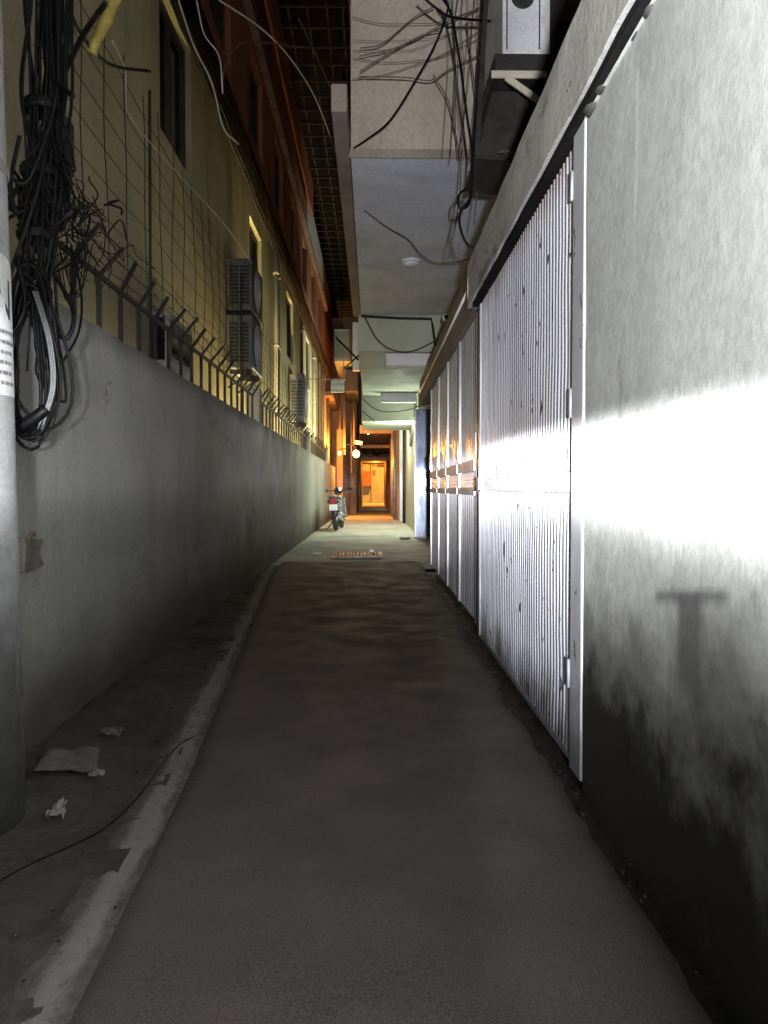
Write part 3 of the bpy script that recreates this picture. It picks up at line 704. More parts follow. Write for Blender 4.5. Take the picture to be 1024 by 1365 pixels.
# overhead cables
L1 = 'pale cable '
cable('overhead_cable', [at(238,0,Y=5), at(258,60,Y=5.2), at(282,110,Y=5.4), at(298,170,Y=5.6), at(318,192,Y=5.8)], 0.006, 'pale_cable', 'pale cable sagging beside the dark upper window of the yellow house')
cable('overhead_cable', [at(262,0,Y=5), at(272,45,Y=5.1), at(292,75,Y=5.2), at(297,125,Y=5.3)], 0.005, 'pale_cable', 'short pale cable hanging straight next to the curled one')
cable('overhead_cable', [at(296,125,Y=5.3), at(301,85,Y=5.5), at(320,60,Y=5.8), at(345,56,Y=6.2), at(420,64,Y=7.5), at(470,62,Y=9)], 0.006, 'brown_cable', 'dusty cable that curls up then runs level to the iron cage')
cable('overhead_cable', [at(292,0,Y=6), at(345,35,Y=6.5), at(385,75,Y=7.2), at(420,130,Y=8.2), at(445,195,Y=9.4), at(462,245,Y=10.5), at(476,330,Y=13), at(480,412,Y=17)], 0.007, 'pale_cable', 'long pale cable descending past the red wall to the overhanging soffit')
cable('overhead_cable', [at(398,25,Y=8), at(418,65,Y=8.8), at(440,115,Y=10), at(466,170,Y=12)], 0.007, 'brown_cable', 'dim cable crossing diagonally under the iron cage')
cable('overhead_cable', [at(150,55,Y=3.6), at(166,90,Y=3.8), at(168,130,Y=4), at(172,152,Y=4.1), at(200,190,Y=4.5), at(245,240,Y=5.3), at(300,300,Y=6.5), at(335,350,Y=8.4)], 0.004, 'pale_cable', 'thin bright wire hanging over the net from the yellow sleeve')
cable('overhead_cable', [at(200,95,Y=3.9), at(145,85,Y=3.6), at(105,40,Y=3.2), at(90,0,Y=3)], 0.008, 'black_cable', 'black cable leaving the bundle towards the house at the top left')
cable('overhead_cable', [at(80,108,Y=2.8), at(112,45,Y=3), at(140,5,Y=3.2)], 0.011, 'black_cable', 'thick black cable slanting up from the bundle to the yellow sleeve')
mb = MB(); mb.tube(spline([at(122,72,Y=3.2), at(128,55,Y=3.2), at(142,25,Y=3.25), at(160,-20,Y=3.3)], 6), [0.020+0.004*math.sin(i*1.7)+0.006*(i > 9) for i in range(19)], 9)
tag(ob('cable_sleeve', mb, M['yellow_plastic']), 'crumpled yellow plastic sleeve wrapped on a cable at the top left', 'sleeve')
mb = MB(); mb.tube(spline([at(70,105,Y=2.7), at(85,118,Y=2.65), at(97,128,Y=2.62)], 5), 0.010, 6)
tag(ob('cable_clamp', mb, M['black_cable']), 'stubby black clamp sticking out of the cable bundle', 'clamp')
# black cables in front of the beige house
N0 = (595, 15)
cable('overhead_cable', [at(560,-8,Y=5.1), at(578,8,Y=5.1), at(600,22,Y=5.2), at(640,27,Y=5.4), at(662,28,Y=5.6)], 0.009, 'black_cable', 'thick black cable spanning to the bracketed unit at the top of the beige wall')
cable('overhead_cable', [at(592,-5,Y=5.1), at(597,12,Y=5.1), at(582,55,Y=5.3), at(555,105,Y=5.5), at(520,160,Y=5.7), at(490,185,Y=5.9), at(472,197,Y=6.0)], 0.007, 'black_cable', 'black cable drooping left across the beige wall to its lower corner')
cable('overhead_cable', [at(588,-5,Y=5), at(601,18,Y=5), at(612,75,Y=5), at(622,150,Y=5), at(629,200,Y=5), at(629,240,Y=5), at(625,272,Y=5), at(613,277,Y=5), at(611,262,Y=5), at(622,252,Y=5.02), at(628,262,Y=5.02), at(614,283,Y=5.02), at(614,305,Y=5), at(625,328,Y=5), at(645,333,Y=5), at(662,331,Y=5)], 0.0085, 'black_cable', 'black cable with a knot loop hanging before the grey soffit')
for pts, lb in (([(480,64),(510,58),(550,25),(580,8)], 'faint dusty cable along the top left of the beige wall'),
                ([(478,75),(520,66),(555,52),(585,35),(640,10)], 'faint dusty cable rising across the beige wall below the topmost one'),
                ([(480,95),(510,76),(560,48),(590,40)], 'faint dusty cable fanning out from the cage corner over the beige wall'),
                ([(478,102),(540,103),(575,107),(600,92),(650,68)], 'faint dusty cable crossing level over the middle of the beige wall'),
                ([(578,100),(598,135),(608,180),(614,215),(612,270),(598,345)], 'thin grey cord dropping from the level cable down over the soffit'),
                ([(622,30),(632,110),(640,190),(632,300)], 'thin grey cord hanging beside the knotted black cable')):
    cable('overhead_cable', [at(x, y, Y=5.75+0.1*noise.noise(Vector((x*.01, y*.01, 0)))) for x, y in pts], 0.005, 'brown_cable', lb)
cable('overhead_cable', [at(485,280,Y=7.2), at(515,302,Y=7.5), at(545,320,Y=7.8), at(562,340,Y=8), at(580,350,Y=8.2), at(610,349,Y=8), at(640,340,Y=7.6)], 0.006, 'brown_cable', 'grey cable sagging under the soffit past the dome lamp')

t = thing('wire_tangle', 'untidy tangle of thin dusty wires hanging beside the bracketed unit on the beige wall', 'wires', (0.7, 5.7, 4))
mb = MB()
for i in range(11):
    x0 = rnd.uniform(598, 660); y0 = rnd.uniform(-30, -8); pts = []
    x1 = x0+rnd.uniform(-22, 8); y1 = rnd.uniform(208, 222)
    for k in range(5):
        q = k/4; pts.append(at(x0+(x1-x0)*q+rnd.uniform(-4, 4), y0+(y1-y0)*q+rnd.uniform(-4, 4), Y=5.72+rnd.uniform(-.06, .1)))
    mb.tube(spline(pts, 6), rnd.choice((.002, .0026, .003)), 4)
for i in range(5):
    x0 = 470; y0 = rnd.uniform(20, 130); x1 = rnd.uniform(655, 668); y1 = rnd.uniform(0, 80); sg = rnd.uniform(0, 30)
    mb.tube(spline([at(x0+(x1-x0)*q, y0+(y1-y0)*q+sg*math.sin(PI*q)+rnd.uniform(-2, 2), Y=5.85) for q in (0, .2, .4, .6, .8, 1)], 6), rnd.choice((.0022, .003)), 4)
ob('wires', mb, M['brown_cable'], t)

# iron cage high over the alley
t = thing('iron_cage', 'dark overhanging iron cage with cross bars high over the alley', 'cage', (-1.0, 12, 8.4))
ZG = 8.4
y = 10.4
while y < 38:
    x1 = -0.30 if y < 15.4 else -0.62
    mb = MB(); mb.bar((UX, y, ZG), (x1, y, ZG), 0.04, 0.03); ob('cross_bar', mb, M['grille'], t); y += 0.54
for x0, a, b in ((-1.3, 10, 38), (-1.0, 10, 38), (-0.7, 10, 38), (-0.45, 10, 15.4)):
    mb = MB(); mb.bar((x0, a, ZG+.05), (x0, b, ZG+.05), 0.03, 0.03); ob('long_bar', mb, M['dark_metal'], t)
mb = MB(); mb.box(-0.30, -0.18, 9.5, 15.5, ZG-.03, ZG+0.5); ob('edge_board', mb, M['brown'], t)
mb = MB(); mb.box(-0.62, -0.56, 15.5, 38, ZG-.03, ZG+0.4); ob('edge_rail', mb, M['brown'], t)
mb = MB(); mb.tube([(-0.33, 9.5, ZG-.06), (-0.33, 12, ZG-.06), (-0.34, 15.4, ZG-.06)], 0.022, 6); ob('conduit', mb, M['white_plastic'], t)
mb = MB(); mb.box(-1.6, -0.2, 9.5, 15.5, ZG+0.9, ZG+1.0); mb.box(-1.6, -0.6, 15.5, 38, ZG+0.9, ZG+1.0); ob('cage_roof', mb, M['near_black'], t)

# ------------------------------------------------------------------ right: wall, beam, gate
t = thing('rendered_wall', 'whitewashed rendered wall with black mouldy foot nearest on the right', 'wall', (0.8, 1, 0))
mb = MB()
def rw(u, v):
    y = -3+u*5.52; z = -0.06+v*2.27
    return (0.70+0.006*min(1, max(0, (2.2-y)/0.6))*noise.noise(Vector((y*1.1, z*1.1, 4)))+0.0025*noise.noise(Vector((y*5, z*5, 4))), y, z+(0.012*noise.noise(Vector((y*6, 0, 2))) if v > .99 else 0))
mb.grid(120, 48, rw); mb.add([(0.70,2.52,-.06),(0.86,2.52,-.06),(0.86,2.52,2.21),(0.70,2.52,2.21)], [(0,1,2,3)]); mb.add([(0.69,-3,2.205),(0.69,2.52,2.205),(0.9,2.52,2.205),(0.9,-3,2.205)], [(0,1,2,3)])
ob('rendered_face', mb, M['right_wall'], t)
mb = MB()
for i in range(26):
    y = rnd.uniform(1.0, 2.5); mb.ball((0.70+rnd.uniform(-.004, .02), y, 2.215+rnd.uniform(-.006, .02)), rnd.uniform(.012, .035), (1, 1.6, .7), 7, 5)
ob('mortar_lumps', mb, M['dark_wall'], t)

t = thing('steel_gate', 'white ribbed sheet steel gate glaring in the headlamp beam', 'gate', (0.74, 3.8, 0))
def ribs(z0, z1, y0, y1):
    mb = MB(); p = 0.050; prof = []; y = y0
    while y < y1-p:
        prof += [(0.713, y), (0.713, y+p*.40), (0.706, y+p*.52), (0.706, y+p*.88)]; y += p
    prof.append((0.713, y1))
    nz_ = 12
    mb.grid(len(prof)-1, nz_, lambda u, v: (prof[int(round(u*(len(prof)-1)))][0]+0.005*noise.noise(Vector((prof[int(round(u*(len(prof)-1)))][1]*2.2, v*2.2, z0)))+0.002*noise.noise(Vector((prof[int(round(u*(len(prof)-1)))][1]*9, v*6, z0))), prof[int(round(u*(len(prof)-1)))][1], z0+(z1-z0)*v), False)
    return mb
ob('upper_panel', ribs(1.065, 2.20, 2.68, 4.98), M['steel_paint'], t)
ob('lower_panel', ribs(0.06, 0.985, 2.68, 4.98), M['steel_paint'], t)
mb = MB(); mb.box(0.703, 0.755, 2.69, 4.97, 0.988, 1.062); ob('middle_rail', mb, M['steel_frame'], t, 0.004)
mb = MB(); mb.box(0.696, 0.7025, 2.92, 4.72, 1.012, 1.040); ob('slide_rail', mb, M['steel_frame'], t, 0.002)
mb = MB(); mb.box(0.700, 0.80, 4.98, 5.06, 0.04, 2.20); ob('far_stile', mb, M['steel_frame'], t, 0.004)
mb = MB(); mb.box(0.7035, 0.80, 2.68, 4.96, 0.03, 0.06); ob('bottom_rail', mb, M['steel_frame'], t, 0.003)
mb = MB(); mb.box(0.680, 0.7025, 4.90, 4.99, 0.985, 1.075); mb.bar((0.686, 4.78, 0.99), (0.686, 4.97, 0.99), 0.02); ob('latch', mb, M['galv_dark'], t, 0.003)
mb = MB(); mb.box(0.694, 0.80, 2.53, 2.672, 0.02, 2.215); ob('gate_post', mb, M['steel_frame'], t, 0.006)
for z in (0.35, 1.3, 2.05):
    mb = MB(); mb.tube([(0.699, 2.685, z-.05), (0.699, 2.685, z+.05)], 0.011, 8); ob('hinge', mb, M['steel_frame'], t)

def rough_beam(x0, x1, y0, y1, z0, z1, amp=0.008, bot=0.0):
    mb = MB(); n = int((y1-y0)*14); nzb = 6
    mb.grid(n, nzb, lambda u, v: (x0+amp*noise.noise(Vector(((y0+u*(y1-y0))*2.2, v*2, 3))), y0+u*(y1-y0), z0+(z1-z0)*v+(amp*1.6*noise.noise(Vector(((y0+u*(y1-y0))*4, 1, 8))) if v in (0, 1) else 0)))
    mb.grid(n, 1, lambda u, v: (x0+(x1-x0)*v+(amp*noise.noise(Vector(((y0+u*(y1-y0))*2.2, 0, 3))) if v == 0 else 0), y0+u*(y1-y0), z0+amp*1.6*noise.noise(Vector(((y0+u*(y1-y0))*4, 1, 8)))))
    mb.grid(n, 1, lambda u, v: (x0+(x1-x0)*v+(amp*noise.noise(Vector(((y0+u*(y1-y0))*2.2, 2, 3))) if v == 0 else 0), y0+u*(y1-y0), z1+amp*1.6*noise.noise(Vector(((y0+u*(y1-y0))*4, 1, 8)))))
    for y in (y0, y1): mb.add([(x0,y,z0),(x1,y,z0),(x1,y,z1),(x0,y,z1)], [(0,1,2,3)])
    return mb
t = thing('gate_beam', 'rough cement beam running above the white gate and whitewashed wall', 'beam', (0.75, 3, 2.24))
ob('beam_body', rough_beam(0.655, 0.95, -3, 5.3, 2.24, 2.53), M['beam'], t)
ob('dark_gap_strip', rough_beam(0.668, 0.90, -3, 5.12, 2.208, 2.236, 0.006), M['near_black'], t)  # black strip painted in for the dark gap under the beam


# four leaf folding gate
t = thing('folding_gate', 'row of tarnished steel folding gate leaves beyond the white gate', 'gate', (0.85, 8.4, 0))
ly = [5.07, 5.40, 6.52, 7.55, 8.57, 9.65]
GX = 0.745
for a, b in zip(ly, ly[1:]):
    a += 0.012; b -= 0.012
    f = MB()
    for y0, y1 in ((a, a+.035), (b-.035, b)): f.box(GX-.012, GX+.03, y0, y1, 0.05, 2.24)
    lf = ob('gate_leaf', f, M['galv'], t, 0.003)
    def flutes(z0, z1):
        mb = MB(); prof = []; y = a+.037; n = 9; p = (b-a-.074)/n
        for k in range(n):
            prof += [(GX+.012, y), (GX+.012, y+p*.55), (GX+.002, y+p*.65), (GX+.002, y+p*.9)]; y += p
        prof.append((GX+.012, b-.037)); q = len(prof)-1
        mb.grid(q, 1, lambda u, v: (prof[int(round(u*q))][0], prof[int(round(u*q))][1], z0+(z1-z0)*v), False); return mb
    ob('upper_sheet', flutes(1.21, 2.24), M['galv'], lf)
    ob('lower_sheet', flutes(0.05, 0.955), M['galv'], lf)
    mb = MB(); mb.box(GX-.022, GX+.02, a+.037, b-.037, 1.13, 1.21); mb.box(GX-.022, GX+.02, a+.037, b-.037, 0.955, 1.01); ob('rail', mb, M['galv_dark'], lf, 0.003)
    mb = MB()
    for k in range(4):
        z = 1.014+k*0.029
        mb.add([(GX-.006,a+.04,z),(GX-.006,b-.04,z),(GX+.002,b-.04,z+.026),(GX+.002,a+.04,z+.026),(GX-.003,a+.04,z-.003),(GX-.003,b-.04,z-.003),(GX+.005,b-.04,z+.023),(GX+.005,a+.04,z+.023)], [(0,1,2,3),(7,6,5,4),(0,4,5,1),(2,6,7,3)])
    ob('louvre', mb, M['white_plastic'], lf)
    mb = MB(); mb.box(GX+.03, GX+.034, a, b, 0.05, 2.24); ob('backing', mb, M['dark_wall'], lf)
    mb = MB(); mb.tube([(GX-.02, b-.015, 1.24), (GX-.02, b-.015, 1.40)], 0.007, 6); ob('bolt', mb, M['steel_frame'], lf)
t = thing('folding_gate_beam', 'stained cement beam sloping away above the tarnished folding gate', 'beam', (0.9, 8, 2.245))
ob('beam_body', rough_beam(0.708, 1.2, 5.32, 11.4, 2.245, 2.59), M['brown_beam'], t)
mb = MB(); mb.tube([(0.695, 5.35, 2.44), (0.695, 8, 2.42), (0.695, 11.3, 2.40)], 0.012, 6); ob('conduit', mb, M['pale_cable'], t)
mb = MB(); mb.box(1.11, 1.30, 5.32, 11.49, 2.60, 3.58); tag(ob('infill_wall', mb, M['brown_beam']), 'stained strip of wall between the folding gate beam and the grey soffit', 'wall')

# ------------------------------------------------------------------ right: overhanging house
t = thing('overhanging_house', 'beige stained house overhanging the alley on a grey soffit', 'house', (0.5, 8, 0))
mb = MB(); mb.box(-0.165, 1.32, 6.06, 11.5, 3.615, 10.0); ob('upper_wall', mb, M['beige'], t, 0.01)
mb = MB(); mb.box(-0.163, 1.30, 6.075, 11.49, 3.585, 3.612); ob('soffit', mb, M['soffit'], t)
mb = MB(); mb.box(-0.28, -0.17, 5.35, 11.6, 3.59, 3.78); ob('edge_gutter', mb, M['brown_beam'], t, 0.01)
mb = MB(); mb.box(-0.18, 1.32, 6.04, 6.058, 3.572, 3.64); ob('drip_edge', mb, M['brown_beam'], t, 0.005)
mb = MB(); mb.box(-0.20, 1.32, 11.52, 17.0, 3.05, 3.62); ob('deep_beam', mb, M['pale_green'], t, 0.01)
mb = MB(); mb.box(-0.23, 0.984, 17.02, 19.6, 2.50, 3.62); ob('low_beam', mb, M['pale_green'], t, 0.01)
mb = MB(); mb.tube([(-0.16, 11.45, 3.56), (0.4, 11.45, 3.53), (0.88, 11.45, 3.52), (0.90, 11.42, 3.40), (0.96, 11.3, 2.85)], 0.02, 6); ob('drain_pipe', mb, M['dark_metal'], t)
def dome(x, y, z):
    t = thing('dome_lamp', 'small unlit white dome lamp under the grey soffit', 'lamp', (x, y, z))
    mb = MB(); mb.lathe([(0.105, z-.03), (0.11, z-.015), (0.11, z)], (x, y, 0), 'Z', 24); ob('base_ring', mb, M['white_plastic'], t)
    mb = MB(); mb.lathe([(0.02, z-.075), (0.06, z-.068), (0.085, z-.05), (0.095, z-.032)], (x, y, 0), 'Z', 24); ob('diffuser', mb, M['white_plastic'], t)
dome(0.44, 8.75, 3.584)
for (x0, x1, y0, z0, z1, lb) in ((0.21, 0.96, 11.62, 2.86, 3.045, 'larger white light box under the nearer pale green beam'), (0.19, 0.95, 16.4, 2.86, 3.045, 'smaller white light box farther back under the pale green beam')):
    t = thing('light_box', lb, 'light box', ((x0+x1)/2, y0, z0))
    mb = MB(); mb.box(x0, x1, y0, y0+.16, z0, z1); ob('housing', mb, M['white_plastic'], t, 0.008)
    mb = MB(); mb.box(x0+.02, x1-.02, y0+.02, y0+.14, z0-.012, z0-.002); ob('diffuser', mb, M['paper'], t)
for pts, lb in (([at(487,424,Y=11.3), at(503,452,Y=11.2), at(522,466,Y=11.2), at(550,468,Y=11.2), at(585,452,Y=11.2)], 'thin cable swagged before the first pale green beam'),
                ([at(484,532,Y=16.8), at(500,545,Y=16.7), at(520,549,Y=16.6), at(545,546,Y=16.2), at(560,541,Y=15.9)], 'thin dark cable swagged below the farther white light box'),
                ([at(483,548,Y=16.9), at(500,562,Y=16.9)], 'short cable end hanging under the farther pale green beam')):
    cable('swag_cable', pts, 0.012, 'brown_cable', lb)
# cctv
p = at(594, 424, Y=9.6)
t = thing('security_camera', 'small white bullet camera fixed above the folding gate', 'camera', p)
mb = MB(); mb.lathe([(0.028, -0.07), (0.036, -0.065), (0.036, 0.07), (0.03, 0.075)], p, 'Y', 16); ob('body', mb, M['white_plastic'], t)
mb = MB(); mb.lathe([(0.026, -0.078), (0.026, -0.071)], p, 'Y', 16); ob('lens', mb, M['glass'], t)
mb = MB(); mb.tube([p+Vector((0, .03, .03)), p+Vector((.05, .04, .08)), Vector((1.115, p.y+.04, p.z+.09))], 0.012, 6); ob('mount', mb, M['white_plastic'], t)

# dark stand-in wall for the unlit void, and bracketed unit
mb = MB(); mb.box(1.33, 1.6, -3, 11.5, 2.4, 10); tag(ob('void_stand_in_wall', mb, M['dark_wall']), 'dark wall standing in for the unlit void above the gate beam on the right', 'wall')  # wall coloured dark to stand in for the unlit void
t = thing('air_conditioner', 'pale outdoor unit on a white bracket high above the gate beam', 'air conditioner', (1.0, 5.3, 3.9))
mb = MB(); mb.box(0.84, 1.15, 5.02, 5.8, 3.80, 4.50); ob('casing', mb, M['ac_white'], t, 0.012)
mb = MB(); mb.box(0.865, 0.872, 5.008, 5.018, 3.83, 4.48); mb.box(1.075, 1.082, 5.008, 5.018, 3.83, 4.48); ob('panel_seams', mb, M['coil'], t)
mb = MB(); mb.lathe([(0.07, 5.0), (0.075, 5.018)], (0.97, 0, 4.16), 'Y', 18); ob('valve_cover', mb, M['coil'], t)
mb = MB(); mb.box(0.79, 1.16, 5.0, 5.82, 3.68, 3.795); ob('drip_tray', mb, M['dark_metal'], t, 0.005)
mb = MB(); mb.bar((0.765, 4.99, 3.655), (1.12, 4.99, 3.655), 0.02, 0.045); mb.bar((0.86, 4.985, 3.635), (1.10, 4.985, 3.47), 0.02, 0.04); ob('bracket', mb, M['pvc'], t, 0.003)
t = thing('iron_hood', 'black iron hood hanging under the bracketed outdoor unit', 'hood', (1.0, 5.5, 3.3))
mb = MB(); mb.prism([(0.70, 5.2, 3.22), (1.3, 5.2, 3.16), (1.3, 5.2, 3.66), (0.80, 5.2, 3.66)], (0, 0.6, 0)); ob('hood_shell', mb, M['dark_metal'], t, 0.006)
mb = MB(); mb.bar((0.70, 5.19, 3.23), (0.78, 5.19, 4.6), 0.03); mb.bar((0.69, 5.19, 3.215), (1.05, 5.19, 3.20), 0.03); ob('hood_frame', mb, M['dark_metal'], t)
mb = MB()
for i in range(14):
    y = 5.1; x = 0.80+0.3*rnd.random(); mb.tube(spline([(x, 5.15, 3.23), (x+.05, 5.13, 3.21+rnd.uniform(-.03, .03)), (x+.12, 5.12, 3.19)], 4), 0.005, 5)
ob('rubbish_wires', mb, M['brown_cable'], t)

# ------------------------------------------------------------------ right beyond the gates
t = thing('steel_door', 'blue grey steel door leaf standing open across the right of the alley', 'door', (1.05, 14.0, 0))
mb = MB(); mb.box(0.875, 1.3, 15.6, 15.66, 0.0, 2.62); ob('leaf', mb, M['door_steel'], t, 0.006)
mb = MB(); mb.box(0.865, 0.90, 15.57, 15.595, 0, 2.62); ob('edge_stile', mb, M['galv'], t, 0.003)
mb = MB(); mb.box(0.86, 1.3, 15.5, 15.8, -0.02, 0.03); ob('threshold', mb, M['concrete'], t)
t = thing('green_wall', 'pale green wall lit by a tube lamp behind the steel door', 'wall', (1.05, 20, 0))
mb = MB(); mb.box(0.985, 1.3, 16.4, 24.4, -0.03, 3.6); ob('wall_face', mb, M['pale_green'], t, 0.01)
mb = MB(); mb.prism([(0.98, 17.0, 2.95), (0.98, 17.0, 2.60), (0.98, 19.2, 2.05), (0.98, 20.6, 2.95)], (-0.05, 0, 0)); ob('side_awning', mb, M['brown_beam'], t)
mb = MB(); mb.tube([(0.95, 22.6, 0), (0.95, 22.6, 3)], 0.05, 8); ob('downpipe', mb, M['dark_metal'], t)
mb = MB(); mb.box(0.86, 1.0, 23.6, 24.5, -0.03, 3.6); ob('pilaster', mb, M['soffit'], t, 0.01)
t = thing('tube_lamp', 'lit greenish fluorescent tube over the pale green wall', 'lamp', (0.88, 19.9, 2.9))
mb = MB(); mb.box(0.93, 0.98, 19.65, 20.85, 3.02, 3.07); ob('batten', mb, M['white_plastic'], t)
mb = MB(); mb.tube([(0.90, 19.7, 3.03), (0.90, 20.8, 3.03)], 0.018, 8); ob('tube', mb, emit('lit_tube', GREEN, 18), t)
lamp('tube_light', (0.72, 20.3, 2.75), 300, GREEN, 0.15)
lamp('green_fill', (0.75, 17.2, 2.3), 170, GREEN, 0.2)  # added unseen fill that brightens the far concrete and left wall
t = thing('brown_shopfront', 'brown boarded shopfront past the pale green wall on the right', 'house', (1.0, 27, 0))
mb = MB(); mb.box(0.80, 2.0, 24.55, 36, -0.03, 6); ob('wall', mb, M['brown'], t)
for yy in (25.3, 27.6, 30.2): 
    mb = MB(); mb.tube([(0.75, yy, 0), (0.75, yy, 3.0)], 0.06, 8); ob('post', mb, M['galv_dark'], t)

# ------------------------------------------------------------------ far left houses
t = thing('orange_house', 'house glowing orange in the street lamp past the yellow house', 'house', (-1.7, 27, 0))
ow = [(25.2, 26.2, 2.5, 4.0), (29.0, 30.2, 2.5, 4.0)]
ob('wall', wall_x(-1.62, 23.6, 31.5, -0.05, 5.0, ow, 0.15), M['yellow'], t)
for a, b, c, d in ow:
    mb = MB(); mb.box(-1.75, -1.72, a, b, c, d); f = ob('window', mb, M['shutter'], t)
    mb = MB()
    for k in range(6): mb.bar((-1.64, a+(b-a)*(k+.5)/6, c), (-1.64, a+(b-a)*(k+.5)/6, d), 0.02)
    ob('window_bars', mb, M['iron'], f)
mb = MB(); mb.box(-1.62, -1.35, 26.4, 31.5, 4.2, 4.34); ob('awning_slab', mb, M['brown'], t)
mb = MB(); mb.box(-1.70, -1.62, 26.42, 31.5, 5.0, 8.5); ob('upper_wall', mb, M['red'], t)
for yy in (24.4, 27.3): 
    mb = MB(); mb.tube([(-1.56, yy, 0), (-1.56, yy, 5)], 0.05, 8); ob('drainpipe', mb, M['brown'], t)
t = thing('balcony_house', 'narrow brown house with stacked balconies where the boundary wall ends', 'house', (-1.0, 31, 0))
mb = MB(); mb.box(-1.9, -0.62, 31.6, 37.5, -0.05, 8); ob('wall', mb, M['brown'], t)
mb = MB(); mb.box(-1.30, -1.08, 28.4, 28.7, -0.05, 3.2); ob('pillar', mb, M['brown'], t)
mb = MB(); mb.box(-0.86, -0.66, 30.6, 30.9, -0.05, 3.4); ob('pillar', mb, M['brown'], t)
mb = MB(); mb.box(-1.30, -0.72, 26.6, 31.4, 5.4, 6.5); ob('balcony', mb, M['pale_green'], t, 0.01)
mb = MB(); mb.box(-0.95, -0.5, 27.6, 31.4, 4.5, 5.25); ob('balcony', mb, M['dark_wall'], t, 0.01)
mb = MB(); mb.box(-0.65, -0.42, 26.0, 26.25, 5.0, 6.6); ob('white_panel', mb, M['white_plastic'], t)
for k, (x, y, z0, z1) in enumerate(((-0.98, 27.2, 2.2, 4.4), (-0.78, 28.8, 1.6, 3.6), (-0.66, 27.9, 2.6, 4.3), (-1.16, 27.6, 2.9, 4.6))):
    mb = MB(); mb.tube([(x, y, z0), (x+.01, y, (z0+z1)/2), (x, y, z1)], 0.035, 6); ob('downpipe', mb, M[('brown', 'galv_dark', 'brown', 'dark_wall')[k]], t)
mb = MB()
for k in range(12): mb.bar((-1.28+k*.05, 26.58, 5.5), (-1.28+k*.05, 26.58, 6.42), 0.014)
ob('railing', mb, M['brown'], t)
t = thing('scaffold_frame', 'thin cable braces strung between the cage and the far balconies', 'frame', (-0.9, 24, 5))
mb = MB(); mb.tube([at(448,450,Y=24), at(478,480,Y=24)], 0.03, 5); mb.tube([at(458,492,Y=24), at(480,472,Y=24)], 0.025, 5); ob('brace', mb, M['black_cable'], t)

# hanging sign
p0 = at(441, 507, Y=20); p1 = at(459, 523, Y=20)
t = thing('hanging_sign', 'small white sign with a line of blue lettering hanging from the red wall', 'sign', (p0.x, 20, p1.z))
mb = MB(); mb.box(p0.x, p1.x, 20, 20.04, p1.z, p0.z); ob('board', mb, M['white_plastic'], t, 0.004)
tm = text_mb('LA MINH', 0.085, (p0.x+.02, 19.995, p0.z-.13), (1, 0, 0), (0, 0, 1), 0.001); ob('lettering', tm, M['blue_ink'], t)
mb = MB(); mb.box(p0.x+.02, p1.x-.02, 19.992, 19.997, p1.z+.02, p1.z+.05); ob('lower_line', mb, M['yellow_plastic'], t)
mb = MB(); mb.bar((HX, 20.02, p0.z+.03), (p1.x+.04, 20.02, p0.z+.03), 0.025); mb.bar((p1.x, 20.02, p0.z+.03), (p1.x-.02, 20.02, p0.z+.5), 0.02); ob('bracket', mb, M['galv_dark'], t)

# street lamp and small bulbs
p = at(475, 605, Y=27.5)
t = thing('street_lamp', 'glowing orange sodium lamp over the far end of the alley', 'lamp', p)
mb = MB(); mb.ball(p, 0.13, (1, 1, 1.1), 16, 10); ob('globe', mb, emit('sodium_globe', (1.0, 0.60, 0.25), 2.6), t)
mb = MB(); mb.tube(spline([p+Vector((0, .02, .13)), p+Vector((-.1, .1, .30)), p+Vector((-.35, .3, .36))], 6), 0.018, 6); mb.tube([p+Vector((0, 0, .11)), p+Vector((0, 0, .16))], 0.06, 10); ob('arm', mb, M['dark_metal'], t)
lamp('sodium_light', p+Vector((0, -0.24, 0)), 420, SODIUM, 0.12)
lamp('house_light', (-1.38, 27.0, 2.5), 190, (1.0, 0.42, 0.07), 0.1)
for (x, y, Y, r, lb) in ((453, 604, 26.5, 0.055, 'small bare bulb glowing left of the sodium lamp by the wall end'), (491, 577, 29.0, 0.045, 'tiny bulb glowing under the dark awning above the sodium lamp')):
    p = at(x, y, Y=Y); t = thing('bulb', lb, 'lamp', p)
    mb = MB(); mb.ball(p, r, (1, 1, 1.25), 12, 8); ob('glass_bulb', mb, emit('lit_bulb', (1.0, 0.6, 0.22), 10), t)
    mb = MB(); mb.tube([p+Vector((0, 0, r)), p+Vector((0, 0, r+.08)), p+Vector((0.2, 0.02, r+.1))], 0.02, 6); ob('holder', mb, M['dark_metal'], t)
p = at(478, 590, Y=28.5)
t = thing('lit_sign', 'small tilted lit signboard above the sodium lamp', 'sign', p)
mb = MB(); mb.box(p.x-.14, p.x+.14, p.y, p.y+.06, p.z-.07, p.z+.07); ob('panel', mb, emit('lit_panel', (1.0, 0.62, 0.2), 1.6), t); t.rotation_euler = (0, R(9), 0)
mb = MB(); mb.bar((p.x, p.y+.03, p.z+.07), (p.x, p.y+.03, p.z+.4), 0.02); ob('hanger', mb, M['dark_metal'], t)

